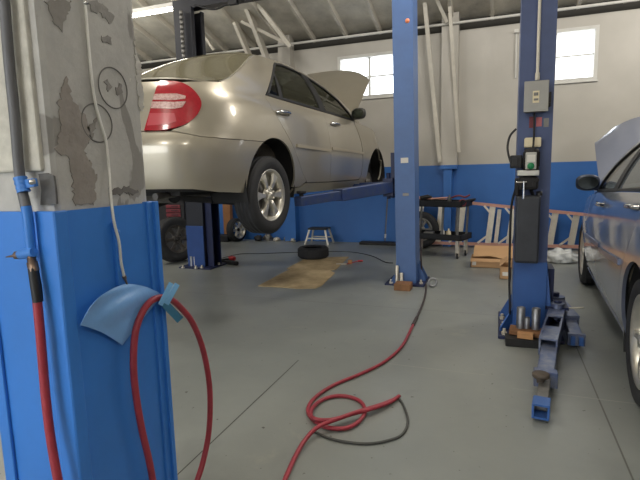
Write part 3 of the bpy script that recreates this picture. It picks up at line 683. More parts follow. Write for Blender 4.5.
# pipe along the wall top
mb = MB(); mb.tube([(-8.9, 8.17, 3.55), (4, 8.17, 3.55)], .02, 10); tag(obj('pipe', mb, M_['white']), 'long thin white pipe running under the roof along the wall top', 'pipe')
mb = MB(); p = Yp(516.5, 32, 8.384); mb.tube([p, Yp(515.5, 78, 8.384)], .016, 8); mb.box((p.x-.03, 8.33, p.z-.02), (p.x+.03, 8.4, p.z+.03)); tag(obj('conduit', mb, M_['white']), 'short white conduit on the wall beside the post with the grey box', 'conduit')

# ---------------------------------------------------------------- cars
CM = {'under': mat('underbody_dark', (34, 33, 33), .8, var=.4, scale=8), 'dull': mat('dull_metal', (92, 90, 88), .5, .7, var=.3, scale=14), 'paint': mat('silver_beige_paint', (174, 166, 149), .32, .5, var=.04, scale=3, coat=1.),
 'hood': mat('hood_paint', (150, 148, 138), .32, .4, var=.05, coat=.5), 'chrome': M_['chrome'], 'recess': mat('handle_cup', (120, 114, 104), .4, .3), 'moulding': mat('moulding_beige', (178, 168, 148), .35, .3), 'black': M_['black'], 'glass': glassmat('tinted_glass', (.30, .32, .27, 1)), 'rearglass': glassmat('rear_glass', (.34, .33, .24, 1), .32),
 'lens': mat('clear_lens', (214, 186, 178), .2, var=.2, scale=70, coat=.3, tint=(170, 120, 116)), 'lamp_red': mat('red_lens', (166, 26, 40), .15, var=.2, scale=40, coat=.5), 'lamp_pink': mat('pink_lens', (186, 74, 82), .2, coat=.3), 'mirror_shell': mat('mirror_shell', (70, 68, 64), .35, .2), 'mirror': mat('dim_mirror_glass', (70, 72, 68), .12, 1.), 'cabin': mat('cabin_grey', (92, 86, 76), .9, var=.2),
 'alloy': mat('alloy', (216, 211, 199), .32, .75, var=.12, scale=20), 'rubber': M_['rubber']}
silver = sedan((-2.688, 3.80, .935), radians(5.2), 1.0, CM, 'silver beige sedan raised on the lift with red tail lamp and open hood', 43, .14, dims=(.328, .21), lag=.2, fitted=((0, 1),))
CB = dict(CM); CB.update({'paint': mat('blue_grey_paint', (130, 136, 154), .3, .45, var=.05, scale=3, coat=1.), 'hood': mat('blue_grey_hood', (112, 118, 122), .3, .35, var=.05, coat=.6), 'moulding': mat('moulding_blue_grey', (112, 120, 142), .3, .4), 'recess': mat('handle_cup_blue', (70, 78, 98), .3, .4), 'mirror': mat('dim_mirror', (64, 68, 68), .12, 1.), 'mirror_shell': mat('mirror_shell_blue', (46, 52, 66), .35, .3), 'glass': glassmat('clear_car_glass', (.62, .65, .62, 1))})
bluecar = sedan((1.66, 2.83, 0), radians(2.9), 1.1, CB, 'blue grey sedan parked on the floor with its hood up', 36, 0., 1, (.315, .215), lag=.36, wedge=.05, hood_w=1.07)

# ---------------------------------------------------------------- lift posts
def cpost(mb, x0, x1, y0, y1, z1, opens, t=.02, lip=.05):
    """C-section column; opens towards +x or -x"""
    if opens > 0:
        mb.box((x0, y0, .02), (x0+t, y1, z1)); mb.box((x0+t, y0, .02), (x1, y0+t, z1)); mb.box((x0+t, y1-t, .02), (x1, y1, z1)); mb.box((x1-t, y0+t, .02), (x1, y0+t+lip, z1)); mb.box((x1-t, y1-t-lip, .02), (x1, y1-t, z1))
    else:
        mb.box((x1-t, y0, .02), (x1, y1, z1)); mb.box((x0, y0, .02), (x1-t, y0+t, z1)); mb.box((x0, y1-t, .02), (x1-t, y1, z1)); mb.box((x0, y0+t, .02), (x0+t, y0+t+lip, z1)); mb.box((x0, y1-t-lip, .02), (x0+t, y1-t, z1))
    return mb
def gusset(mb, a, b, h, th=.012):
    """triangular plate standing on the floor, upright side at a, toe at b"""
    a, b = Vector(a), Vector(b); d = (b-a).normalized(); n = Vector((-d.y, d.x, 0))*th/2
    P = [a, b, a+Vector((0, 0, h)), b+Vector((0, 0, .03))]
    mb.add([p+n for p in P]+[p-n for p in P], [(0, 1, 3, 2), (6, 7, 5, 4), (0, 4, 5, 1), (1, 5, 7, 3), (3, 7, 6, 2), (2, 6, 4, 0)])
def pad(par, p, r=.055, h=.09, m='dark'):
    mb = MB(); mb.cyl(p, (p[0], p[1], p[2]+h*.6), r*.45); mb.lathe([(0, h*.55), (r*.9, h*.55), (r, h*.65), (r, h*.95), (r*.92, h), (0, h)], p, (0, 0, 1), 20); return obj('lift_pad', mb, M_[m], par)
def cyl_thing(name, p, r, h, m, label, cat, group=None, hole=True):
    mb = MB(); ir = r*.62
    mb.lathe([(r, 0), (r, h-.003), (r-.003, h), (ir, h), (ir, .01)], p, (0, 0, 1), 20); mb.lathe([(r, 0), (0, 0)], p, (0, 0, 1), 20); mb.lathe([(ir, h-.02), (0, h-.02)], p, (0, 0, 1), 20)
    return tag(obj(name, mb, m), label, cat, group)
# centre post (right post of the silver car's lift)
mx0, mx1 = Yp(396.5, 280, 5.3).x, Yp(415.8, 280, 5.3).x
ZL = Yp(190, 6, 5.6).z
post = thing('lift_post', ((mx0+mx1)/2, 5.45, 0), 'tall blue lift post standing beside the raised silver car', 'lift post')
obj('column', cpost(MB(), mx0, mx1, 5.3, 5.6, ZL+.12, -1), M_['post'], post)
mb = MB(); mb.box((mx0-.12, 5.22, 0), (mx1+.10, 5.7, .02)); obj('base_plate', mb, M_['navy'], post)
for g_ in (((mx1, 5.45, .02), (mx1+.09, 5.45, .02), .22), ((mx1, 5.58, .02), (mx1+.09, 5.58, .02), .22), ((mx0+.0, 5.29, .02), (mx0-.05, 5.25, .02), .12)): mb = MB(); gusset(mb, *g_); obj('gusset', mb, M_['post'], post)
for j, (px, py) in enumerate(((391, 283), (421, 284), (420, 280), (423, 276))):
    q = fl(px, py, .02); mb = MB(); mb.cyl(q, q+Vector((0, 0, .045)), .012, n=8); mb.cyl(q, q+Vector((0, 0, .018)), .024, n=6); obj('anchor_bolt', mb, M_['alu'], post)
cz = 1.06
mb = MB(); mb.box((mx0-.05, 5.34, cz-.05), (mx0+.06, 5.56, cz+.42)); mb.box((mx0-.13, 5.28, cz-.06), (mx0-.02, 5.62, cz-.02)); mb.box((mx0-.13, 5.28, cz+.10), (mx0-.02, 5.62, cz+.14)); mb.cyl((mx0-.08, 5.34, cz-.09), (mx0-.08, 5.34, cz+.2), .022); mb.cyl((mx0-.08, 5.56, cz-.09), (mx0-.08, 5.56, cz+.2), .022); car_ = obj('carriage', mb, M_['navy'], post)
def carpt(u, v, w):
    a = radians(5.2); return Vector((-2.711+u*sin(a)+v*cos(a), 3.80+u*cos(a)-v*sin(a), .95+w))
def swing(par, a, b, w=.12, h=.12, split=.55):
    a, b = Vector(a), Vector(b); mid = a.lerp(b, split)
    mb = MB(); mb.bar(a, mid, w, h, bev=.006); o = obj('swing_arm', mb, M_['navyarm'], par)
    mb = MB(); mb.bar(a.lerp(b, split-.06), b, w*.74, h*.74, bev=.005); obj('arm_extension', mb, M_['navyarm'], o)
    pad(o, (b-(b-a).normalized()*.05)+Vector((0, 0, h*.3)), .045, .06); return o
zz = cz+.04
e1 = Yp(299, 200.5, 4.15); 
swing(post, (mx0-.08, 5.34, zz), (e1.x, 4.15, min(e1.z, 1.05)), .14, .12, .6); q = carpt(2.05, .70, .1); swing(post, (mx0-.08, 5.56, zz), (q.x, q.y, zz), .13, .11, .6)
mb = MB()
for (px0, py0, px1, py1) in ((402.5, 157.5, 410, 163),): 
    a, b = Yp(px0, py1, 5.296), Yp(px1, py0, 5.296); mb.box((a.x, 5.296, a.z), (b.x, 5.30, b.z))
obj('sticker', mb, M_['paper'], post)['label'] = 'white sticker'
mb = MB(); a, b = Yp(404, 196, 5.296), Yp(410, 193, 5.296); mb.box((a.x, 5.297, a.z), (b.x, 5.30, b.z)); obj('sticker', mb, M_['greysteel'], post)
mb = MB(); a = Yp(411, 20, 5.29); mb.lathe([(0, .012), (.016, .009), (.024, 0)], (a.x, 5.30, a.z), (0, -1, 0), 16); obj('reflector', mb, mat('orange_glow_spot', (232, 136, 90), .3), post)['label'] = 'small orange spot of glow'  # orange disc painted in for a spot of orange glow
post.rotation_euler = (0, radians(-.8), 0)
# far post, mostly hidden behind the car
lx0, lx1 = Yp(189, 262, 5.6).x, Yp(211.5, 262, 5.6).x
post2 = thing('lift_post', ((lx0+lx1)/2, 5.75, 0), 'dark lift post behind the silver car with bright blue lower plate', 'lift post')
obj('column', cpost(MB(), lx0, lx1-.10, 5.6, 5.9, ZL, 1), M_['blackpost'], post2)
mb = MB(); mb.box((lx1-.10, 5.66, .02), (lx1, 5.68, 2.2)); mb.box((lx1-.10, 5.84, .02), (lx1, 5.86, 2.2)); mb.box((lx1-.10, 5.68, .02), (lx1-.085, 5.84, 2.2)); obj('guide_rail', mb, M_['navy'], post2)
mb = MB(); z = Yp(195, 226, 5.59).z; mb.box((lx0-.005, 5.585, .02), (lx1-.10, 5.599, z)); obj('guard_plate', mb, mat('dark_blue_plate', (34, 66, 124), .45, var=.12), post2)['label'] = 'bright blue lower plate'
mb = MB(); mb.box((lx0-.1, 5.5, 0), (lx1+.04, 6.0, .02)); obj('base_plate', mb, M_['navy'], post2)
mb = MB(); mb.box((lx1-.09, 5.63, .95), (lx1+.05, 5.88, 1.45)); mb.box((lx1+.0, 5.58, 1.02), (lx1+.12, 5.92, 1.06)); mb.box((lx1, 5.58, 1.16), (lx1+.12, 5.92, 1.2)); obj('carriage', mb, M_['navy'], post2)
for u, yy in ((.62, 5.64), (2.05, 5.88)):
    q = carpt(u, -.70, .1); swing(post2, (lx1+.06, yy, 1.11), (q.x, q.y, 1.08), .13, .11, .6)
ch = MB(); px = Yp(182, 30, 5.56)
pts = [(px.x, 5.56, z_) for z_ in [2.3+.06*i for i in range(int((ZL-2.3)/.06))]]
for i, p in enumerate(pts): ch.lathe([(.018+.006*cos(a*pi/3), .03*sin(a*pi/3)) for a in range(6)], p, (0, 0, 1) if i % 2 else (0, 0, 1), 8, closed=True)
obj('lift_chain', ch, M_['greysteel'], post2)
mb = MB(); mb.bar((px.x-.09, 5.66, 2.2), (px.x-.09, 5.66, ZL-.05), .1, .05, up=(0, 1, 0)); obj('hose_guard', mb, M_['blackpost'], post2)
for px_, py_ in ((196, 268.5), (202, 268), (183, 268)):
    q = fl(px_, py_, .02); mb = MB(); mb.cyl(q, q+Vector((0, 0, .04)), .013, n=8); mb.cyl(q, q+Vector((0, 0, .016)), .025, n=6); obj('anchor_bolt', mb, M_['alu'], post2)
for i, (px_, lab) in enumerate(((192, 'grey pad adapter tube at the foot of the dark post, outer of two'), (195.5, 'cream pad adapter tube at the foot of the dark post, nearer the rail'))):
    q = fl(px_, 266, .02); cyl_thing('adapter_tube', q, .025, .14, M_['alu' if i else 'steel'], lab, 'tube', 'pad adapters by the dark post')
# overhead cross beam
mb = MB(); mb.box((lx0-.05, 5.66, ZL-.0), (mx1+.02, 5.80, ZL+.12)); cb = thing('lift_crossbeam', ((lx0+mx0)/2, 5.7, ZL), 'dark overhead beam joining the tops of the lift posts', 'beam'); obj('beam', mb, M_['blackpost'], cb)
mb = MB(); pp = Yp(233, 4, 5.62); mb.box((pp.x-.06, 5.6, ZL-.06), (pp.x+.06, 5.66, ZL+.12)); mb.cyl((pp.x+.1, 5.6, ZL+.02), (pp.x+.1, 5.68, ZL+.02), .05); obj('pulley_bracket', mb, M_['black'], cb)
mb = MB(); mb.tube(cat_rom([(lx0+.3, 5.64, ZL+.02), (lx0+.6, 5.62, ZL-.08), (pp.x-.1, 5.62, ZL-.05), (pp.x+.1, 5.62, ZL+.03)]), .012, 8); obj('hydraulic_hose', mb, M_['black'], cb)

# near post with power unit (lift of the blue grey car)
RY = 3.95
rx0, rx1 = Yp(512.5, 300, RY).x, Yp(545.5, 300, RY).x
post3 = thing('lift_post', ((rx0+rx1)/2, RY+.15, 0), 'blue lift post carrying the grey electric box and power unit', 'lift post')
obj('column', cpost(MB(), rx0, rx1, RY, RY+.32, ZL+.12, 1), mat('post_slate_blue', (70, 84, 124), .45, var=.14, scale=5, rvar=.1), post3)
lowz = Yp(530, 262, RY).z
mb = MB(); mb.box((rx0-.10, RY-.22, 0), (rx1+.12, RY+.45, .025), bev=.004); obj('base_plate', mb, M_['navy'], post3)
for g_ in (((rx0, RY+.0, .025), (rx0-.085, RY-.1, .025), .16), ((rx1, RY+.02, .025), (rx1+.06, RY-.0, .025), .55), ((rx0, RY+.3, .025), (rx0-.09, RY+.3, .025), .2)): mb = MB(); gusset(mb, *g_); obj('gusset', mb, M_['postbright'], post3)
mb = MB(); mb.box((rx0-.001, RY-.004, .03), (rx1+.001, RY-.0005, lowz)); obj('guard_plate', mb, M_['postbright'], post3)['label'] = 'brighter blue lower face'
for px_, py_ in ((502, 322), (503, 330), (504, 337.5)):
    q = fl(px_, py_, .0); mb = MB(); mb.cyl(q, q+Vector((0, 0, .07)), .012, n=10); mb.cyl(q+Vector((0, 0, .02)), q+Vector((0, 0, .045)), .022, n=6); obj('anchor_bolt', mb, M_['alu'], post3)
mb = MB(); mb.box((rx1-.04, RY+.06, .06), (rx1+.06, RY+.27, .5)); mb.box((rx1+.0, RY-.02, .07), (rx1+.16, RY+.36, .09)); mb.box((rx1+.0, RY-.02, .20), (rx1+.16, RY+.36, .22)); mb.cyl((rx1+.09, RY+.04, .05), (rx1+.09, RY+.04, .26), .028); mb.cyl((rx1+.1, RY+.30, .05), (rx1+.1, RY+.30, .26), .028); obj('carriage', mb, M_['navy'], post3)
# swing arm on the floor, pointing at the viewer
s0 = Vector((rx1+.085, RY+.02, .145)); s1 = fl(548, 347, .12); s2 = fl(541, 409, .06)
mb = MB(); d = (s1-s0).normalized(); n_ = Vector((d.y, -d.x, 0)).normalized()
for sg in (-1, 1): mb.bar(s0+n_*.05*sg, s1+n_*.05*sg, .012, .12)
mb.bar(s0+Vector((0, 0, .06)), s0.lerp(s1, .32)+Vector((0, 0, .06)), .11, .012); mb.bar(s0.lerp(s1, .62)+Vector((0, 0, .05)), s1+Vector((0, 0, .05)), .11, .012); mb.bar(s0-Vector((0, 0, .055)), s1-Vector((0, 0, .055)), .11, .012); mb.cyl(s0-Vector((0, 0, .02)), s0+Vector((0, 0, .10)), .05)
sa = obj('swing_arm', mb, M_['arm'], post3)
a1 = s0.lerp(s1, .72); a1.z = .09; mid = a1.lerp(s2, .62)
mb = MB(); mb.bar(a1, Vector((mid.x, mid.y, .075)), .095, .085, bev=.006); mb.box((mid.x-.062, mid.y-.03, .03), (mid.x+.062, mid.y+.03, .125), bev=.005); obj('arm_extension', mb, M_['arm'], sa)
mb = MB(); mb.bar(mid+Vector((0, 0, -.0)), s2-(s2-mid).normalized()*.03, .058, .05, bev=.004); obj('inner_extension', mb, M_['greysteel'], sa)
e = (s2-mid).normalized(); mb = MB(); w_ = .036
for sg in (-1, 1): mb.bar(s2+Vector((sg*w_, 0, 0))-e*.06, s2+Vector((sg*w_, 0, 0))+e*.035, .01, .075); mb.bar(s2+Vector((0, 0, sg*.034))-e*.06, s2+Vector((0, 0, sg*.034))+e*.035, .075, .01)
obj('arm_tip', mb, M_['postbright'], sa)['label'] = 'bright blue hollow end of the arm'
p_ = mid.lerp(s2, .25); pad(sa, (p_.x-.02, p_.y, .085), .045, .055, 'iron')
# second arm, swung beside the car
t0 = Vector((rx1+.11, RY+.30, .15)); t1 = fl(576, 339, .06)
mb = MB(); mb.bar(t0, t0.lerp(t1, .55)+Vector((.03, 0, 0)), .12, .12, bev=.006); mb.cyl(t0-Vector((0, 0, .06)), t0+Vector((0, 0, .08)), .06); sb = obj('swing_arm', mb, M_['arm'], post3)
mb = MB(); mb.bar(t0.lerp(t1, .48)+Vector((.03, 0, -.01)), t1, .085, .075, bev=.006); mb.box((t1.x-.055, t1.y-.03, .02), (t1.x+.055, t1.y+.0, .105)); obj('arm_extension', mb, M_['arm'], sb)
mb = MB(); mb.box((t1.x-.04, t1.y-.06, .03), (t1.x-.012, t1.y-.02, .09)); mb.box((t1.x+.012, t1.y-.06, .03), (t1.x+.04, t1.y-.02, .09)); obj('arm_tip', mb, M_['postbright'], sb)
mb = MB(); q = t0.lerp(t1, .5); mb.tube([q+Vector((.0, 0, .1)), q+Vector((.12, .02, .11))], .007, 8); obj('lock_pin', mb, M_['alu'], sb)

def on(px0, py0, px1, py1, Y, d):
    """box on a face at depth Y standing proud of it by d, spanning two picture corners"""
    a, b = Yp(px0, py1, Y-d), Yp(px1, py0, Y-d); return (a.x, Y-d, a.z), (b.x, Y, b.z)
# electric box with conduit
eb = thing('electrical_box', Yp(537, 112, RY), 'grey electric disconnect box high on the blue lift post', 'electrical box')
mb = MB(); mb.box(*on(524.5, 80.5, 548.5, 112, RY, .09), bev=.008); obj('enclosure', mb, M_['greysteel'], eb)
mb = MB(); mb.box(*on(523.5, 79.5, 549.5, 112.5, RY-.085, .012), bev=.004); cvr = obj('cover', mb, mat('box_cover', (158, 156, 150), .5, .3, var=.08), eb)
mb = MB(); mb.box(*on(532.5, 90.5, 539.5, 103, RY-.097, .003)); lb = obj('label_plate', mb, M_['cream'], cvr, ); lb['label'] = 'cream rating label on the cover'
mb = MB(); mb.box(*on(533.7, 92.2, 538.4, 95.8, RY-.10, .0015)); obj('label_print', mb, M_['greysteel'], cvr); mb = MB(); mb.box(*on(533.7, 98.2, 538.4, 100.6, RY-.10, .0015)); obj('label_print', mb, M_['greysteel'], cvr)
mb = MB(); a, b = on(548.5, 92, 551.5, 106, RY, .07); mb.box(a, b, bev=.004); mb.bar(((a[0]+b[0])/2, RY-.08, a[2]+.02), ((a[0]+b[0])/2, RY-.08, b[2]), .014, .014); obj('lever', mb, M_['dark'], eb)
mb = MB(); a = Yp(537.3, 80, RY-.03); mb.tube([(a.x, RY-.03, a.z), Vector((Yp(538.5, 40, RY-.03).x, RY-.03, Yp(538.5, 40, RY-.03).z)), (Yp(539.6, 0, RY-.03).x, RY-.03, ZL+.1)], .011, 12); mb.cyl((a.x, RY-.03, a.z), (a.x, RY-.03, a.z+.05), .016)
tag(obj('conduit', mb, mat('conduit_cream', (214, 208, 192), .5, var=.06)), 'white conduit rising from the grey electric box up the post', 'conduit')
for i, (x0, y0, x1, y1, m, lab) in enumerate(((529, 116.5, 533.6, 128, 'darkred', 'dark red warning tag under the grey box'), (536, 117, 542, 126.5, 'pink', 'pinkish red warning sticker under the grey box'), (543.5, 118, 549, 127, 'greysteel', 'worn grey sticker right of the red ones on the post'))):
    mb = MB(); mb.box(*on(x0, y0, x1, y1, RY, .003)); tag(obj('warning_sticker', mb, M_[m]), lab, 'sticker', 'stickers under the electric box')
# power unit
pu = thing('power_unit', Yp(527, 262, RY), 'hydraulic power unit with black oil tank on the blue post', 'hydraulic pump')
mb = MB(); a, b = on(523.5, 147, 540.5, 171, RY, .16); cx = (a[0]+b[0])/2; rad = (b[0]-a[0])/2
mb.lathe([(0, 0), (rad*1.02, 0), (rad*1.02, .02), (rad*.96, .03), (rad*.96, b[2]-a[2]-.03), (rad*.9, b[2]-a[2]-.008), (0, b[2]-a[2])], (cx, RY-.085, a[2]), (0, 0, 1), 28)
for kk in range(14):
    t_ = 2*pi*kk/14; mb.bar((cx+rad*cos(t_), RY-.085+rad*sin(t_), a[2]+.03), (cx+rad*cos(t_), RY-.085+rad*sin(t_), b[2]-.03), .008, .012)
obj('motor', mb, M_['dark'], pu)
mb = MB(); mb.box(*on(524.5, 137, 541.5, 147.5, RY, .09), bev=.008); obj('capacitor_cover', mb, M_['cream'], pu)['label'] = 'cream cap above the motor'
mb = MB(); mb.box(*on(525.3, 152, 537, 169.5, RY-.16, .05), bev=.006); sw = obj('switch_box', mb, mat('switch_grey', (176, 174, 166), .5, .2), pu)
mb = MB(); mb.box(*on(527, 154.5, 535.6, 162, RY-.21, .003)); obj('label_plate', mb, M_['paper'], sw)
q = Yp(530.8, 166, RY-.21); mb = MB(); mb.lathe([(0, .016), (.017, .015), (.022, .008), (.024, 0)], (q.x, RY-.21, q.z), (0, -1, 0), 20); obj('push_button', mb, M_['green'], sw)['label'] = 'green start button'
mb = MB(); mb.box(*on(510, 155, 522.5, 168.5, RY, .12), bev=.008); mb.box(*on(512, 158, 518, 166, RY-.12, .012), bev=.003); mb.box(*on(522, 158, 526, 163, RY-.02, .08)); obj('solenoid_box', mb, M_['black'], pu)
mb = MB(); mb.box(*on(517.5, 170, 539.5, 176, RY, .2), bev=.006); obj('valve_plate', mb, mat('valve_plate', (206, 204, 196), .4, .4, var=.1), pu)
mb = MB(); mb.box(*on(518.5, 176, 539, 190, RY, .17), bev=.02); mb.box(*on(514.5, 178, 520, 196, RY, .09), bev=.01)
for (xx, yy) in ((522, 182), (534, 184), (537, 180)): q = Yp(xx, yy, RY-.17); mb.cyl((q.x, RY-.16, q.z), (q.x, RY-.2, q.z), .014, n=8)
obj('valve_block', mb, M_['dark'], pu)
mb = MB(); q = Yp(524, 181, RY-.2); q2 = Yp(523.4, 199, RY-.2); mb.tube([q, q2], .008, 8); mb.tube([Yp(516, 182.5, RY-.2), Yp(527, 182, RY-.2)], .007, 8); obj('release_lever', mb, M_['chrome'], pu)['label'] = 'bright release lever'
mb = MB(); a, b = on(514.5, 196, 541, 263, RY, .17); mb.box(a, b, bev=.012); mb.box((a[0]+.008, a[1]-.004, a[2]+.012), (b[0]-.008, a[1]+.01, b[2]-.012), bev=.006); tk = obj('oil_tank', mb, mat('tank_black', (50, 52, 58), .4, var=.3, scale=6), pu)
mb = MB(); mb.tube([(cx+.02, RY-.08, b[2]), Yp(531, 190, RY-.1)], .012, 8); mb.lathe([(0, .03), (.02, .03), (.022, 0)], (cx+.06, RY-.1, b[2]), (0, 0, 1), 12); obj('filler_cap', mb, M_['black'], tk)
mb = MB(); mb.tube(cat_rom([Yp(532.5, 152, RY-.19), Yp(533.5, 143, RY-.14), Yp(534, 132, RY-.05), Yp(534.5, 113, RY-.04)]), .007, 8); obj('power_cord', mb, M_['dark'], pu)
mb = MB(); mb.tube(cat_rom([Yp(511, 163, RY-.1), Yp(508.5, 155, RY-.07), Yp(507.6, 146, RY-.03), Yp(510, 136, RY), Yp(516, 129, RY+.02)]), .008, 10); obj('loop_cable', mb, M_['black'], pu)
mb = MB(); mb.tube(cat_rom([Yp(516, 188, RY-.08), Yp(511.5, 206, RY-.05), Yp(510, 240, RY-.03), Yp(509.4, 280, RY-.03), Yp(509.8, 312, RY-.03), (rx0-.03, RY+.1, .06)]), .009, 10); obj('hydraulic_hose', mb, M_['black'], pu)
# wood blocks and adapters on the base plate
mb = MB(); a = fl(505.5, 347, .0); b = fl(545.5, 343, .0); y0 = RY-.20
mb.bar((rx0-.05, RY-.31, .03), (rx1+.0, RY-.30, .03), .12, .06, bev=.004); tag(obj('wood_block', mb, M_['dark']), 'dark oily timber on the floor before the power unit post', 'wood')
mb = MB(); mb.bar((rx0-.02, RY-.22, .082), (rx1-.02, RY-.24, .078), .15, .03, bev=.003); tag(obj('wood_board', mb, M_['wood']), 'brown board lying under the three steel adapters', 'wood')
mb = MB(); q = fl(516.5, 341, .07); mb.bar((rx0+.03, RY-.335, .085), (rx1-.10, RY-.345, .085), .055, .04, bev=.003); tag(obj('wood_scrap', mb, M_['woodlight']), 'light orange wood scrap at the edge of the adapter board', 'wood')
for px_, h_, r_, lab in ((520.6, .16, .030, 'tall steel pad adapter, beside the bolts on the board'), (527, .085, .021, 'short steel pad adapter between the two tall ones'), (535.5, .16, .030, 'tall steel pad adapter, beside the swing arm on the board')):
    q = fl(px_, 329, .098); cyl_thing('adapter_tube', (q.x, RY-.21, .096), r_, h_, M_['steel'], lab, 'tube', 'pad adapters on the board')
# adapters at the centre post
for px_, py_, h_, lab in ((399.3, 279.5, .20, 'taller white adapter tube at the foot of the centre blue post'), (404.8, 278.5, .12, 'shorter white adapter tube at the foot of the centre blue post')):
    q = fl(px_, py_+1, .021); cyl_thing('adapter_tube', (q.x, 5.265, .021), .019, h_, M_['alu'], lab, 'tube', 'pad adapters at the centre post')
a = fl(396.5, 287.5, 0); b = fl(413.5, 287, 0)
mb = MB(); mb.box((a.x, 5.0, 0), (b.x, 5.16, .075), bev=.005); tag(obj('wood_block', mb, M_['wood']), 'brown wood block on the floor before the centre blue post', 'wood')
q = fl(432.5, 287, 0); mb = MB(); mb.lathe([(.034, -.015), (.05, -.015), (.054, 0), (.05, .015), (.034, .015), (.031, 0)], (q.x, q.y, .054), Vector((.25, -1, .25)), 26, closed=True); tag(obj('steel_ring', mb, M_['steel']), 'bright steel ring standing on the floor by the hose end', 'ring')
# ---------------------------------------------------------------- concrete pillar in a blue steel jacket
PX1, PX0, PY0, PY1, PZ = -1.054, -1.335, .90, 1.265, 1.19
pil = thing('pillar', ((PX0+PX1)/2, (PY0+PY1)/2, 0), 'patched grey concrete pillar with blue steel jacket, close to the viewer', 'pillar')
mb = MB(); i_ = .012; mb.box((PX0+.01, PY0+i_, 0), (PX1-i_, PY1+.004, 5.6), bev=.02); conc = obj('shaft', mb, M_['concrete'], pil)
mb = MB()                                               # lighter render on the front face and corner
mb.box((PX0+.03, PY0+i_-.012, Yp(20, 172, PY0).z), (PX1-i_-.02, PY0+i_+.01, 5.5), bev=.006); obj('plaster_face', mb, mat('pale_plaster', (206, 202, 190), .85, var=.22, scale=6, bump=.5, bscale=18, tint=(160, 157, 148)), pil)['label'] = 'paler plaster face'
XF = PX1-i_
for (px, py, rx, ry) in ((113, 88, 13.5, 20), (97, 123, 14.5, 19)):   # scribed circles
    c = Xp(px, py, XF); mb = MB(); e1 = Xp(px+rx, py, XF)-c; e2 = Xp(px, py-ry, XF)-c; ra = abs(e1.y); rb = abs(e2.z)
    pts = [(XF+.0015, c.y+ra*cos(2*pi*k/48), c.z+rb*sin(2*pi*k/48)) for k in range(49)]
    mb.tube(pts, .0017, 6, False); obj('scribed_circle', mb, mat('scribe', (116, 114, 111), .8), conc)
for poly, col in (((( 44, 0), (72, 0), (66, 18), (60, 30), (52, 20)), (142, 138, 132)), (((58, 104), (66, 78), (72, 98), (80, 112), (88, 120), (92, 136), (84, 150), (96, 176), (94, 204), (74, 206), (70, 160), (56, 150), (60, 128)), (148, 141, 134)), (((108, 190), (128, 187), (139, 190), (137, 195), (124, 193), (112, 197)), (112, 109, 106)), (((104, 80), (108, 78), (111, 86), (108, 90)), (136, 132, 128)), (((116, 86), (121, 84), (122, 93), (117, 95)), (136, 132, 128)), (((100, 36), (110, 38), (112, 44), (104, 42)), (144, 141, 137)), (((88, 0), (100, 2), (114, 18), (110, 24), (98, 12), (90, 10)), (150, 147, 142)), (((86, 128), (96, 118), (92, 140)), (142, 138, 132)), (((134, 40), (141, 70), (143, 110), (140, 110), (136, 80)), (196, 193, 186))):
    P = [Xp(x, y, XF) for x, y in poly]
    pl = [(p.y, p.z) for p in P]; dd = []
    for i, p in enumerate(pl):                         # ragged edge
        n_ = pl[(i+1) % len(pl)]; L = hypot(n_[0]-p[0], n_[1]-p[1]); kk = max(2, int(L/.007))
        for j in range(kk):
            q = (lerp(p[0], n_[0], j/kk), lerp(p[1], n_[1], j/kk)); dd.append((q[0]+random.uniform(-.006, .006), q[1]+random.uniform(-.006, .006)))
    if area(dd) < 0: dd.reverse()
    M = Matrix(((0, 0, 1, XF), (1, 0, 0, 0), (0, 1, 0, 0), (0, 0, 0, 1)))
    mb = MB(); mb.prism(dd, -.004, .0022, M); obj('bare_patch', mb, mat('bare_patch', col, .9, var=.2, scale=14, bump=.4), conc)
mb = MB(); mb.box((PX0, PY0, 0), (PX1, PY0+.006, PZ)); mb.box((PX1-.006, PY0, 0), (PX1, PY1, PZ)); mb.box((PX0, PY0+.006, 0), (PX0+.006, PY1, PZ)); mb.box((PX0+.006, PY1-.006, 0), (PX1-.006, PY1, PZ))
jk = obj('jacket', mb, M_['jacket'], pil)
mb = MB(); mb.box((PX1-.055, PY0-.012, 0), (PX1+.010, PY0, PZ+.002), bev=.004); mb.box((PX1, PY0-.010, 0), (PX1+.012, PY0+.03, PZ+.002), bev=.004); obj('corner_angle', mb, M_['jacket'], jk)
mb = MB(); mb.box((PX1-.02, PY1-.03, 0), (PX1+.008, PY1+.012, PZ+.004), bev=.004); mb.box((PX1+.006, PY1-.006, 0), (PX1+.018, PY1+.012, PZ+.004), bev=.002); obj('corner_angle', mb, M_['jacket'], jk)
mb = MB(); mb.box((PX0-.006, PY0-.01, 0), (PX0+.035, PY0, PZ), bev=.003); obj('corner_angle', mb, M_['jacket'], jk)
a = Xp(111.5, 222, PX1); b = Xp(116, 286, PX1); mb = MB(); mb.box((PX1, a.y-.004, b.z), (PX1+.012, a.y+.010, a.z), bev=.002)
st = obj('bracket_strip', mb, M_['jacket'], jk)
for px, py in ((116, 232), (118, 253)):
    q = Xp(px, py, PX1); mb = MB(); mb.lathe([(0, .012), (.006, .011), (.008, 0)], (PX1, q.y, q.z), (1, 0, 0), 10); obj('bolt', mb, M_['jacket'], jk)
mb = MB(); P = [Yp(x, y, PY0+.012) for x, y in ((39, 174), (47, 173), (54, 176), (56, 190), (57, 204), (41, 205), (42, 190))]; dd = [(p.x, p.z) for p in P]
if area(dd) < 0: dd.reverse()
mb.prism(dd, -.004, .0022, Matrix(((1, 0, 0, 0), (0, 0, -1, PY0+.012), (0, 1, 0, 0), (0, 0, 0, 1)))); obj('bare_patch', mb, mat('tar_patch', (98, 97, 96), .9, var=.2, scale=14, bump=.4), conc)
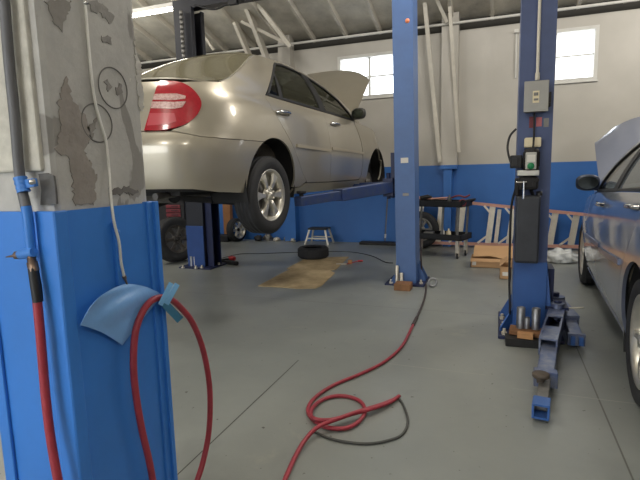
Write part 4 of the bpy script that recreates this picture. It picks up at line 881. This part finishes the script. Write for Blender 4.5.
# grey wire down the pillar face
pts = [Xp(x, y, PX1+o) for x, y, o in ((83, -30, -.006), (85, 3, -.006), (88, 40, -.007), (91, 72, -.007), (95, 102, -.007), (102, 128, -.007), (106, 142, -.006), (109, 170, -.004), (111, 198, .006), (114, 222, .016), (119, 242, .020), (121, 262, .018), (124, 276, .016))]
w = thing('air_line', pts[-1], 'thin grey air line running down the pillar over the blue jacket', 'air line')
mb = MB(); mb.tube(cat_rom(pts, 6), .0042, 8); obj('line', mb, M_['wire'], w)
mb = MB(); a, b = pts[-1], Xp(127, 284, PX1+.014); mb.tube([a, a.lerp(b, .3), a.lerp(b, .31), b], [.006, .006, .004, .003], 10); obj('nozzle', mb, M_['brass'], w)
q = pts[1]; mb = MB(); mb.lathe([(0, .008), (.006, .006), (.007, 0)], (q.x, q.y, q.z), (1, 0, 0), 10); obj('clip_screw', mb, M_['chrome'], w)
# supply pipe, fitting and black whip on the pillar front
FY = PY0-.02
pipe = thing('supply_pipe', Yp(33, 258, FY), 'grey supply pipe with blue tape and brass fitting on the pillar front', 'pipe')
P = [Yp(x, y, FY+o) for x, y, o in ((-2, -60, .0), (4, 0, .0), (9, 60, .0), (15, 120, 0), (20, 178, 0), (26, 207, -.008))]
mb = MB(); mb.tube(cat_rom(P, 5), .0125, 16); obj('pipe_run', mb, M_['pipe'], pipe)
mb = MB(); P2 = [Yp(x, y, FY-.008) for x, y in ((26, 206), (28.5, 222), (31, 250))]; mb.tube(cat_rom(P2, 6), .0125, 16); obj('painted_pipe', mb, M_['jacket'], pipe)
mb = MB(); mb.tube(cat_rom([Yp(x, y, FY-.004) for x, y in ((20.0, 177), (22.0, 185), (24, 192))], 5), [.0155+.001*sin(i*2.1) for i in range(11)], 14); q = Yp(27, 184, FY); mb.bar(q, q+Vector((.03, 0, .004)), .012, .02); obj('tape_wrap', mb, M_['tape2'], pipe)['label'] = 'blue tape wrap'
q = Yp(33.5, 182, FY-.006); mb = MB(); mb.lathe([(0, .012), (.006, .010), (.008, 0)], q, (0, -1, 0), 10); obj('clamp_screw', mb, M_['chrome'], pipe)
mb = MB(); q0, q1 = Yp(16, 255.5, FY-.012), Yp(30, 253, FY-.012); tip = Yp(6, 257, FY-.014)
mb.tube([tip, tip.lerp(q0, .9), q0, q0, q1], [.0015, .004, .005, .009, .009], 12); mb.cyl(q0, q0.lerp(q1, .3), .011, n=6); obj('bleed_tap', mb, M_['brass'], pipe)
mb = MB(); q2, q3 = Yp(20, 254.5, FY-.012), Yp(34, 252, FY-.012); mb.tube([q2, q2.lerp(q3, .4), q3], [.012, .0145, .012], 14); obj('tap_tape', mb, M_['tape2'], pipe)
mb = MB(); mb.tube([Yp(30.5, 250, FY-.012), Yp(32, 262, FY-.012), Yp(32, 262, FY-.012), Yp(34, 271, FY-.012)], [.0105, .0105, .013, .013], 6); obj('coupling', mb, M_['brass'], pipe)
mb = MB(); mb.tube([Yp(33, 268, FY-.012), Yp(36, 286, FY-.014), Yp(38, 302, FY-.016)], [.0125, .0135, .0125], 16); obj('black_sleeve', mb, M_['black'], pipe)
hp = [(37, 298, .016), (40, 330, .02), (43, 365, .022), (46, 400, .025), (51, 440, .03), (58, 480, .035), (66, 520, .03)]
P = [Yp(x, y, FY-o) for x, y, o in hp]; P.append(Vector((P[-1].x+.02, P[-1].y-.01, .3))); P.append(Vector((P[-1].x+.05, P[-1].y-.06, .02)))
mb = MB(); mb.tube(cat_rom(P, 8), .0115, 14); tag(obj('air_hose', mb, M_['red']), 'straight red hose hanging from the brass fitting on the pillar front', 'hose')
# red hose looped through the tape strap on the pillar
LX = PX1+.03
lp = [(158, 520), (151, 470), (142, 430), (136, 395), (133.5, 365), (135, 335), (141, 315), (150, 302), (160, 297.5), (170, 299), (181, 308), (192, 322), (201, 343), (207, 368), (210, 395), (209, 430), (203, 462), (194, 490), (186, 520)]
P = [Xp(x, y, LX+.012*i/18) if i < 11 else Vector(Xp(x, y, LX+.012)) for i, (x, y) in enumerate(lp)]
P = [Vector((P[0].x, P[0].y-.02, .02))]+P+[Vector((P[-1].x, P[-1].y+.02, .02))]
mb = MB(); mb.tube(cat_rom(P, 8), .0105, 14); tag(obj('air_hose', mb, M_['red']), 'red hose loop hanging from the blue tape strap on the pillar', 'hose')
# tape film sheet stuck on the jacket, with twisted strap
def film(a, b):
    tl, tr, br, bl = (125, 284), (163, 294), (122, 344), (80, 325)
    x = lerp(lerp(tl[0], tr[0], a), lerp(bl[0], br[0], a), b); y = lerp(lerp(tl[1], tr[1], a), lerp(bl[1], br[1], a), b)
    x -= 5*sin(pi*b)*(1-a*.9); y -= 6*sin(pi*b)*(1-.9*a)-1*a
    y -= 3*sin(pi*a)
    return Xp(x, y, PX1+.012+.022*sin(pi*b*.9)*(1-.8*a*a)+.005*sin(11*a+4*b)*sin(pi*b))
tp = thing('tape_sheet', film(.5, .9), 'pale blue plastic tape sheet hanging off the blue pillar jacket', 'tape')
mb = MB(); mb.sheet(film, 16, 18, .0015); obj('sheet', mb, M_['tape'], tp)
def strip(c0, c1, w0, off0, off1, bow=0):
    def fn(a, b):
        x = lerp(c0[0], c1[0], a); y = lerp(c0[1], c1[1], a)
        d = Vector((c1[0]-c0[0], c1[1]-c0[1])).normalized(); nx, ny = -d.y, d.x
        k = (b-.5)*w0
        return Xp(x+nx*k, y+ny*k, PX1+lerp(off0, off1, a)+bow*sin(pi*a))
    return fn
mb = MB(); mb.sheet(strip((160, 305), (171, 283), 4.5, .05, .055, .004), 8, 4, .002); mb.sheet(strip((166, 304), (177, 284), 5, .046, .05, .004), 8, 4, .002); obj('strap', mb, mat('tape_pale', (128, 188, 236), .4, var=.08), tp)['label'] = 'upright folded strap of tape'
mb = MB(); mb.sheet(strip((164, 303), (180, 320), 8, .045, .03, -.003), 8, 4, .002); obj('strap_tail', mb, mat('tape_teal', (58, 126, 160), .45, var=.2), tp)

# ---------------------------------------------------------------- red hose on the floor
hp = [(415, 321, .011), (412, 327, .011), (402, 346, .011), (384, 362, .011), (360, 374, .011), (338, 383, .011), (322, 392, .011), (311, 402, .011), (308, 412, .011), (314, 420, .011), (326, 427, .013), (343, 428.5, .014), (357, 423, .014), (365, 412, .013), (361, 402, .011), (350, 397, .011), (336, 396, .011), (322, 400, .012), (312, 409, .018), (313, 418, .03), (330, 420, .034), (352, 414, .032), (374, 408, .03), (390, 402, .02), (399, 396, .012), (395, 399, .012), (380, 405, .016), (360, 411, .036), (340, 418, .045), (318, 427, .04), (305, 440, .022), (296, 455, .012), (290, 468, .011), (284, 482, .011), (276, 505, .011), (262, 560, .011)]
P = [fl(x, y, z) for x, y, z in hp]
mb = MB(); mb.tube(cat_rom(P, 6), .0105, 12); tag(obj('air_hose', mb, M_['red']), 'red hose snaking across the grey floor with a coil in the middle', 'hose')
gp = [(399, 397), (404, 405), (408, 420), (402, 433), (388, 439), (370, 442), (350, 441), (330, 437), (314, 430)]
mb = MB(); mb.tube(cat_rom([fl(x, y+1.5, .007) for x, y in gp], 6), .0065, 10); tag(obj('rubber_hose', mb, mat('grey_hose', (70, 70, 66), .6, var=.2)), 'thin dark grey hose curve on the floor beside the red coil', 'hose')
# black whip from the centre post base to the hose
mb = MB(); mb.tube(cat_rom([(mx1+.02, 5.5, .5), (mx1+.04, 5.44, .2), fl(423, 279, .02), fl(426, 285, .012), fl(425, 296, .011), fl(421, 308, .011), fl(415, 321, .011), fl(413.5, 324, .011)], 6), .0095, 10); mb.cyl(fl(416.5, 318, .011), fl(413, 325, .011), .014); tag(obj('cable', mb, mat('dark_hose', (58, 48, 48), .6, var=.2)), 'black whip from the centre post foot to the red floor hose', 'cable')
mb = MB(); mb.tube(cat_rom([fl(x, y, .008) for x, y in ((222, 258), (240, 254), (262, 253.5), (290, 252.5), (330, 251.5), (352, 252), (372, 256), (385, 262), (393, 263))], 6), .005, 8); tag(obj('cable', mb, M_['black']), 'long black cable lying across the floor behind the black tire', 'cable')

# ---------------------------------------------------------------- on the floor under the silver car
out = [(258, 286.5), (275, 287.5), (298, 289), (315, 288.8), (322, 286), (327, 281), (335, 273.5), (330, 271), (336, 270), (342, 264), (349, 257.2), (335, 257.5), (318, 258), (304, 260), (294, 265), (287, 269), (290, 270), (284, 272.5), (272, 279)]
dd = [fl(x, y) for x, y in out]; dd = [(p.x, p.y) for p in dd]
if area(dd) < 0: dd.reverse()
mb = MB(); mb.prism(dd, .002, .009); tag(obj('cardboard_sheet', mb, M_['cardmat']), 'flattened brown cardboard sheet on the floor under the car', 'cardboard')
q = fl(308, 260, .01); q = Vector((q.x, q.y+.22, .012))
mb = MB(); R = .232; H = .165; mb.lathe([(.15, .01), (.17, 0), (R-.03, .0), (R-.005, .02), (R, .05), (R, H-.05), (R-.005, H-.02), (R-.03, H), (.17, H), (.15, H-.012), (.155, H-.03), (.205, H-.04), (.21, .04), (.155, .03)], q, (0, 0, 1), 44, closed=True)
for i in range(36):
    t = 2*pi*i/36; mb.bar(q+Vector((cos(t)*(R-.001), sin(t)*(R-.001), .03)), q+Vector((cos(t+.06)*(R-.001), sin(t+.06)*(R-.001), H-.03)), .016, .008, up=(cos(t), sin(t), 0))
tag(obj('tire', mb, M_['rubber']), 'loose black tire lying flat on the cardboard sheet', 'tire')
# step stool
sx, sy = Yp(320, 241, 8.12).x, 8.12
sp = thing('step_stool', (sx, sy, 0), 'small step stool with black top and silver legs by the blue wall', 'stool')
mb = MB(); mb.box((sx-.19, sy-.13, .265), (sx+.17, sy+.13, .295), bev=.008); obj('top', mb, M_['black'], sp)
for ax, ay in ((-1, -1), (1, -1), (-1, 1), (1, 1)):
    mb = MB(); mb.bar((sx-.01+ax*.15, sy+ay*.10, .27), (sx-.01+ax*.22, sy+ay*.16, .0), .03, .022, up=(0, 1, 0)); obj('leg', mb, M_['alu'], sp)
mb = MB(); mb.bar((sx-.19, sy-.14, .11), (sx+.18, sy-.14, .11), .022, .022); mb.bar((sx-.19, sy+.14, .11), (sx+.18, sy+.14, .11), .022, .022); obj('brace', mb, M_['alu'], sp)
# low clutter by the wall
random.seed(3)
for i, (px, py, s, m, lab) in enumerate(((259, 241, .085, 'dark', 'dark lump of metal by the wall behind the raised rear wheel'), (268, 240, .09, 'greysteel', 'grey brake part lying by the wall under the car'), (277, 241, .06, 'alu', 'bright small metal part by the wall, left of the stool'), (287, 241, .07, 'greysteel', 'grey scrap part beside the blue wall column'), (293, 242, .05, 'alu', 'small pale part on the floor close to the stool'))):
    q = fl(px, py, 0); mb = MB()
    bm = bmesh.new(); bmesh.ops.create_icosphere(bm, subdivisions=3, radius=1)
    for v in bm.verts:
        nn = noise.noise(v.co*1.6+Vector((i*5, 0, 0))); v.co = Vector((v.co.x*s*(1+.5*nn), v.co.y*s*.8*(1+.4*nn), max(-.5, v.co.z)*s*.8*(1+.6*nn)))
    zm = min(v.co.z for v in bm.verts); bm.verts.index_update()
    mb.add([v.co+Vector((q.x, q.y, -zm)) for v in bm.verts], [tuple(v.index for v in f.verts) for f in bm.faces], True); bm.free()
    if i in (1, 3): mb.lathe([(.02, 0), (s*1., 0), (s*1., .02), (.02, .02)], (q.x+.06, q.y-.05, .0), (0, 0, 1), 20, closed=True)
    tag(obj('scrap_part', mb, M_[m]), lab, 'scrap')
# bottle jack with red handle and bar by the dark post
q = fl(226, 263, 0)
jk = thing('air_tool', q, 'dark hand tool with a red end on the floor by the dark post', 'tool')
a, b = fl(217, 260, .03), fl(237, 263.5, .03)
mb = MB(); mb.tube([a, a.lerp(b, .5), a.lerp(b, .55), b], [.016, .016, .035, .03], 12); obj('body', mb, M_['dark'], jk)
r0 = fl(232, 258.5, .045); mb = MB(); mb.tube([r0-Vector((.05, 0, 0)), r0, r0+Vector((.05, 0, 0))], [.03, .04, .03], 14); obj('grip', mb, M_['redpaint'], jk)['label'] = 'red end'
mb = MB(); mb.tube([r0, r0.lerp(a, .4)+Vector((0, -.02, 0)), a+Vector((.02, -.06, 0))], .014, 10); obj('handle', mb, M_['dark'], jk)
for px, py, lab in ((219, 266, 'tiny pale socket on the floor at the foot of the dark post'), (332, 262, None)):
    if lab:
        q = fl(px, py, 0); mb = MB(); mb.cyl(q, q+Vector((0, 0, .05)), .018, n=12); tag(obj('socket', mb, M_['alu']), lab, 'socket')
a, b = fl(347, 264, .012), fl(358, 261, .012)
mb = MB(); mb.tube([a, b], .006, 8); mb.tube([b, b+Vector((.06, .03, 0))], .012, 10); tag(obj('screwdriver', mb, M_['redpaint']), 'red handled tool on the floor right of the cardboard', 'tool')
q = fl(350, 263.5, 0); mb = MB(); mb.cyl(q, q+Vector((0, 0, .05)), .03, n=14); tag(obj('round_cap', mb, M_['woodlight']), 'tiny orange bottle cap on the floor beside the red handled tool', 'round_cap')  # small orange bottle cap, not a drinking vessel
q = fl(341, 265, 0); mb = MB(); mb.bar(q+Vector((-.07, 0, .01)), q+Vector((.07, .05, .01)), .03, .015); tag(obj('wrench', mb, M_['alu']), 'small pale wrench on the floor right of the cardboard', 'tool')
# stick leaning at the wall behind the arm, dark mat
mb = MB(); mb.tube([Yp(385, 241, 8.2), Yp(388, 190, 8.37)], .012, 8); st = thing('broom', Yp(385, 241, 8.2), 'thin grey broom leaning on the blue wall behind the lift arm', 'broom'); obj('broomstick', mb, M_['pipe'], st)
q = Yp(385, 241, 8.2); mb = MB(); mb.cyl(Yp(385.2, 238, 8.21), Yp(385.4, 234, 8.22), .016); obj('ferrule', mb, M_['white'], st)
mb = MB(); mb.box((q.x-.45, 8.12, .0), (q.x+.3, 8.3, .05), bev=.01); obj('broom_head', mb, M_['dark'], st)
# ---------------------------------------------------------------- far left corner: wheel, red tool chest, board
def loose_wheel(name, c, R, W, yaw, lean, label, rimm='alloy', rim=.19, tm=None):
    root = thing(name, (c[0], c[1], 0), label, 'wheel')
    t_, r_, h_, d_ = MB(), MB(), MB(), MB(); wheel((t_, r_, h_, d_), (0, 0, 0), 1, R=R, W=W, rim=rim)
    mm = Matrix.Translation((0, 0, R*cos(lean)+W/2*sin(abs(lean)))) @ Matrix.Rotation(yaw, 4, 'Z') @ Matrix.Rotation(lean, 4, 'Y')
    for x in (t_, r_, h_): x.v = [mm @ v for v in x.v]
    obj('tire', t_, tm or M_['rubber'], root, local=True); obj('rim', r_, rimm if not isinstance(rimm, str) else CM[rimm], root, local=True); obj('hub_cap', h_, M_['dark'], root, local=True)
    return root
loose_wheel('spare_wheel', Vector((fl(176, 262).x, fl(176, 262).y, 0)), .33, .21, radians(-20), radians(-10), 'dark wheel leaning behind the pillar left of the dark post', mat('dirty_rim', (96, 92, 88), .5, .6, var=.3), .2)
tc_ = thing('tool_chest', (-5.2, 6.7, 0), 'red drawer tool chest in the dark behind the leaning wheel', 'tool chest')
by = 6.5; bx0, bx1 = Yp(156, 215, by).x, Yp(184, 215, by).x; zlo, zhi = Yp(174, 221, by).z, Yp(174, 204, by).z
mb = MB(); mb.box((bx0, by, .0), (bx1, by+.4, zhi+.06), bev=.01); obj('body', mb, M_['dark'], tc_)
for i in range(4):
    mb = MB(); z = zlo+(zhi-zlo)*i/4; mb.box((Yp(167, 215, by).x, by-.02, z), (Yp(181, 215, by).x, by, z+(zhi-zlo)*.2), bev=.008); dw = obj('drawer', mb, M_['darkred'], tc_)
    mb = MB(); mb.bar((bx1-.22, by-.028, z+.035), (bx1-.1, by-.028, z+.035), .012, .012); obj('drawer_pull', mb, M_['dark'], dw)
q = Yp(228.5, 235, 8.25); mb = MB(); mb.box((q.x-.07, 8.2, .0), (q.x+.09, 8.3, 1.0)); tag(obj('board', mb, M_['brownpost']), 'brown board standing at the blue wall by the dark post', 'board')
loose_wheel('alloy_wheel', Vector((Yp(236.5, 230, 8.1).x, 8.1, 0)), .22, .15, radians(-12), radians(-4), 'small bright alloy wheel standing at the wall, partly behind the raised wheel', CM['alloy'], .17)
mb = MB(); a, b = Yp(212, 240, 8.1), Yp(232, 240, 8.1); mb.box((a.x, 7.95, 0), (b.x, 8.18, .13), bev=.02); tag(obj('tray', mb, M_['black']), 'low black tray along the wall behind the dark post', 'tray')
# ---------------------------------------------------------------- tool cart, wheel and ladder by the wall
cy0, cy1 = 7.12, 7.54
cx0, cx1 = Yp(408, 205, cy0).x, Yp(468, 205, cy0).x
ct = thing('tool_cart', ((cx0+cx1)/2, 7.33, 0), 'black two tray tool cart behind the centre blue post', 'cart')
zt = Yp(450, 207, cy0).z; zb = Yp(450, 238, cy0).z
def tray(z, nm):
    mb = MB(); mb.box((cx0, cy0, z), (cx1, cy1, z+.015)); h = .085
    mb.box((cx0, cy0, z), (cx1, cy0+.015, z+h)); mb.box((cx0, cy1-.015, z), (cx1, cy1, z+h)); mb.box((cx0, cy0, z), (cx0+.015, cy1, z+h)); mb.box((cx1-.015, cy0, z), (cx1, cy1, z+h)); return obj(nm, mb, M_['black'], ct)
tray(zt, 'tray'); tray(zb-.03, 'tray')
for x, y in ((cx0+.04, cy0+.03), (cx0+.04, cy1-.03), (cx1-.07, cy0+.03), (cx1-.07, cy1-.03), (cx0+.55, cy0+.03), (cx0+.62, cy1-.03)):
    mb = MB(); mb.bar((x, y, zb), (x+.02, y, zt+.02), .026, .026, up=(0, 1, 0)); obj('post', mb, M_['greysteel'], ct)
for x, y in ((cx0+.06, cy0+.05), (cx0+.06, cy1-.05), (cx1-.07, cy0+.05), (cx1-.07, cy1-.05)):
    mb = MB(); mb.lathe([(.0, -.014), (.04, -.014), (.045, -.008), (.045, .008), (.04, .014), (0, .014)], (x, y, .045), (1, .3, 0), 20); w = obj('caster', mb, M_['rubber'], ct)
    mb = MB(); mb.box((x-.02, y-.03, .085), (x+.02, y+.03, zb-.03)); mb.bar((x-.022, y, .04), (x-.022, y, .1), .006, .03); mb.bar((x+.022, y, .04), (x+.022, y, .1), .006, .03); obj('caster_fork', mb, M_['alu'], w)
mb = MB(); mb.tube(cat_rom([(cx1, cy0+.03, zt+.06), (cx1+.06, cy0+.06, zt+.1), (cx1+.06, cy1-.06, zt+.1), (cx1, cy1-.03, zt+.06)]), .012, 10); obj('push_handle', mb, M_['black'], ct)
ct.rotation_euler = (0, 0, radians(-17)); tz = zt+.085
def tool(px, py, fn, m, name, lab, cat_):
    mb = MB(); q = Yp(px, py, 7.35); fn(mb, q.x, 7.33-.3*(q.x-(cx0+cx1)/2), zt+.016); tag(obj(name, mb, M_[m]), lab, cat_, 'tools on the cart')
tool(424, 200, lambda b, x, y, z: (b.tube([(x-.06, y, z+.10), (x+.05, y, z+.12), (x+.11, y, z+.11)], [.03, .035, .012], 12), b.bar((x-.02, y, z), (x-.04, y, z+.1), .035, .05)), 'dark', 'impact_wrench', 'dark air gun on the top tray of the cart, next to the post', 'tool')
tool(439, 200, lambda b, x, y, z: b.tube([(x-.12, y, z+.09), (x+.14, y+.05, z+.105)], .013, 8), 'ladder', 'ratchet', 'orange bar lying across the top tray of the cart', 'tool')
tool(450, 200, lambda b, x, y, z: (b.cyl((x, y, z), (x, y, z+.12), .03), b.cyl((x, y, z+.12), (x, y, z+.15), .012)), 'greysteel', 'spray_can', 'grey can standing in the middle of the cart tray', 'can')
tool(459, 199, lambda b, x, y, z: b.tube(cat_rom([(x-.10, y, z+.11), (x, y, z+.14), (x+.09, y, z+.12), (x+.16, y, z+.15)]), .013, 8), 'darkred', 'pry_bar', 'dark red curved tool at the ladder end of the cart', 'tool')
tool(464, 205, lambda b, x, y, z: b.lathe([(.045+.01*cos(a*pi/4), .01*sin(a*pi/4)) for a in range(8)], (x, y-.17, z+.05), (.2, -1, .1), 22, closed=True), 'darkred', 'red_ring', 'small red loop hanging at the corner of the cart', 'ring')
for px, m, nm, lab in ((443, 'white', 'bottle', 'white bottle on the lower cart tray'), (449, 'cream', 'bottle', 'yellowish bottle on the lower cart tray'), (430, 'greysteel', 'socket_case', 'grey case on the lower cart tray, next to the wheel')):
    q = Yp(px, 235, 7.35); yq = 7.33-.3*(q.x-(cx0+cx1)/2); mb = MB(); mb.lathe([(.035, 0), (.037, .05), (.03, .09), (.012, .11), (.012, .13), (0, .13)], (q.x, yq, zb-.014), (0, 0, 1), 16) if nm == 'bottle' else mb.box((q.x-.09, yq-.07, zb-.014), (q.x+.06, yq+.08, zb+.06), bev=.01); tag(obj(nm, mb, M_[m]), lab, nm.split('_')[-1])
loose_wheel('spare_wheel', Vector((Yp(420, 222, 7.97).x, 7.97, 0)), .30, .18, radians(-76), radians(-5), 'spare wheel with pale rim against the blue wall behind the cart', mat('pale_rim', (150, 148, 142), .5, .5, var=.3), .18)
# step ladder lying on its side
ld = thing('step_ladder', (0, 8.25, 0), 'orange step ladder lying on its side along the blue wall', 'ladder')
X0, X1 = -1.30, 1.55
ztop = lambda x: lerp(.735, .555, (x+.46)/1.67); zbot = lambda x: .06
for nm, zf, y in (('rail', ztop, 8.20), ('rail', zbot, 8.20)):
    mb = MB(); mb.bar((X0, y, zf(X0)), (X1, y, zf(X1)), .045, .075, up=(0, 1, 0)) if False else mb.bar((X0, y, zf(X0)), (X1, y, zf(X1)), .07, .045); mb.box((X0, y-.036, zf(X0)-.0), (X0+.02, y+.036, zf(X0)+.02)); obj('rail', mb, M_['ladder'], ld)
for i, px in enumerate((418, 438, 459, 488, 509, 529.5, 550, 571)):
    xb = Yp(px, 240, 8.2).x; xt = xb+.06
    mb = MB(); mb.bar((xb, 8.2, zbot(xb)+.02), (xt, 8.2, ztop(xt)-.02), .03, .09, up=(1, 0, 0)); stp = obj('step', mb, M_['alu'], ld)
    mb = MB(); mb.bar((xt-.13, 8.17, ztop(xt-.13)-.02), (xt-.01, 8.17, ztop(xt)-.15), .03, .022, up=(0, 1, 0)); mb.bar((xb-.16, 8.17, zbot(0)+.02), (xb-.005, 8.17, zbot(0)+.15), .03, .022, up=(0, 1, 0)); obj('step_brace', mb, M_['alu'], stp)
mb = MB(); px = 495.5; xb = Yp(px, 240, 8.3).x; mb.bar((xb, 8.3, .05), (xb+.05, 8.3, .62), .025, .06, up=(1, 0, 0)); obj('spreader', mb, M_['alu'], ld)
mb = MB(); mb.bar((X0+.1, 8.30, .05), (X1, 8.30, .05), .05, .04); obj('rear_frame', mb, M_['ladder'], ld)
# boxes
def carton(x0, y0, x1, y1, h, label, cat_='box', flaps=True, open_top=True, lab_=None):
    root = thing('cardboard_box', ((x0+x1)/2, (y0+y1)/2, 0), label, cat_)
    mb = MB(); t = .006; mb.box((x0, y0, 0), (x1, y1, t)); mb.box((x0, y0, 0), (x1, y0+t, h)); mb.box((x0, y1-t, 0), (x1, y1, h)); mb.box((x0, y0, 0), (x0+t, y1, h)); mb.box((x1-t, y0, 0), (x1, y1, h)); obj('body', mb, M_['card'], root); return root
b1, b2 = fl(470.5, 267, 0), fl(511, 262, 0)
bxr = carton(b1.x, 6.5, b1.x+.80, 6.85, .12, 'long open cardboard box on the floor before the ladder')
mb = MB()
for i in range(3):
    xa = b1.x+.03+.265*i; pass
mb = MB(); mb.sheet(lambda a, b: Vector((b1.x+.03+.77*a, 6.86-(.33+.03*sin(a*16))*b, .235-.10*b+.012*sin(a*9)*b)), 14, 6, .005); obj('flap', mb, M_['card'], bxr)
mb = MB(); mb.sheet(lambda a, b: Vector((b1.x-.0+.5*a, 6.5-.02*b, .12-.04*b)), 4, 2, .004); obj('flap', mb, M_['card'], bxr)
mb = MB(); mb.box((b1.x+.02, 6.497, .03), (b1.x+.07, 6.5, .075)); obj('label', mb, M_['paper'], bxr)['label'] = 'white sticker'
c1 = fl(499.5, 279, 0); c2 = fl(511, 279, 0)
bs = carton(c1.x, c1.y, c2.x, c1.y+.30, .145, 'small open cardboard box on the floor beside the power unit post')
mb = MB(); mb.sheet(lambda a, b: Vector((c1.x+.0+.085*b, c1.y+.3*a, .145+.085*b)), 4, 3, .004); obj('flap', mb, M_['card'], bs)
mb = MB(); mb.box((c1.x+.03, c1.y-.002, .04), (c1.x+.09, c1.y, .085)); obj('label', mb, M_['paper'], bs)['label'] = 'white sticker'
# crumpled plastic bag
q = fl(561, 264, 0); mb = MB(); bm = bmesh.new(); bmesh.ops.create_icosphere(bm, subdivisions=4, radius=1)
for v in bm.verts:
    n1 = noise.noise(v.co*2.2); n2 = abs(noise.noise(v.co*5+Vector((3, 1, 0)))); f = 1+.35*n1-.25*n2
    v.co = Vector((v.co.x*.22*f, v.co.y*.14*f, max(-.4, v.co.z)*.13*f))
zm = min(v.co.z for v in bm.verts); bm.verts.index_update(); mb.add([v.co+Vector((q.x, q.y+.12, -zm)) for v in bm.verts], [tuple(v.index for v in f.verts) for f in bm.faces], True); bm.free()
tag(obj('plastic_bag', mb, M_['bag']), 'crumpled clear plastic bag on the floor under the ladder end', 'bag')
# black rubber foot visible behind the near post
mb = MB(); q = fl(549, 278, 0)
# ---------------------------------------------------------------- lights
def tube_light(p, L, label, group='fluorescent tubes'):
    root = thing('tube_light', p, label, 'light', group)
    x, y, z = p
    mb = MB(); mb.box((x-L/2, y-.05, z), (x+L/2, y+.05, z+.06), bev=.01); obj('housing', mb, M_['white'], root)
    mb = MB(); mb.tube([(x-L/2+.03, y, z-.028), (x+L/2-.03, y, z-.028)], .019, 12); obj('tube', mb, TUBE, root)
    mb = MB(); mb.box((x-L/2, y-.02, z-.05), (x-L/2+.03, y+.02, z)); mb.box((x+L/2-.03, y-.02, z-.05), (x+L/2, y+.02, z)); obj('lamp_holder', mb, M_['white'], root)
TUBE = emit('tube_glow', (255, 250, 236), 14)
a, b = Yp(129, 15, 6.3), Yp(175, 8.5, 6.3)
tube_light((b.x-1.2, 6.3, a.z), 2.4, 'glowing fluorescent tube fixture behind the pillar top and dark post')
def fill_point(loc, w, col=(1, .965, .91)):
    L = bpy.data.lights.new('lamp', 'POINT'); L.energy = w; L.color = col; L.shadow_soft_size = .4
    o = bpy.data.objects.new('lamp', L); COL.objects.link(o); o.location = loc
def area_lamp(loc, sx, sy, w, rot=(0, 0, 0), col=(1, .96, .9)):
    L = bpy.data.lights.new('lamp', 'AREA'); L.shape = 'RECTANGLE'; L.size = sx; L.size_y = sy; L.energy = w; L.color = col
    o = bpy.data.objects.new('lamp', L); COL.objects.link(o); o.location = loc; o.rotation_euler = rot
for loc in ((-3.2, 2.4, 4.6), (-2.2, -2.2, 4.2), (2.4, -1.8, 4.2), (2.6, 6.2, 3.7), (-6.0, 4.6, 3.9), (-.1, 4.6, 4.2)): fill_point(loc, FILL_W)  # unseen point lights without fittings, added as fill under the roof
# daylight
w = bpy.data.worlds.new('sky'); scene.world = w; w.use_nodes = True
bg = w.node_tree.nodes['Background']; bg.inputs['Color'].default_value = (.93, .97, 1, 1); bg.inputs['Strength'].default_value = SKY
vs = scene.view_settings; vs.view_transform = 'Standard'; vs.look = 'None'; vs.exposure = EXPO; vs.gamma = 1; vs.use_curve_mapping = False
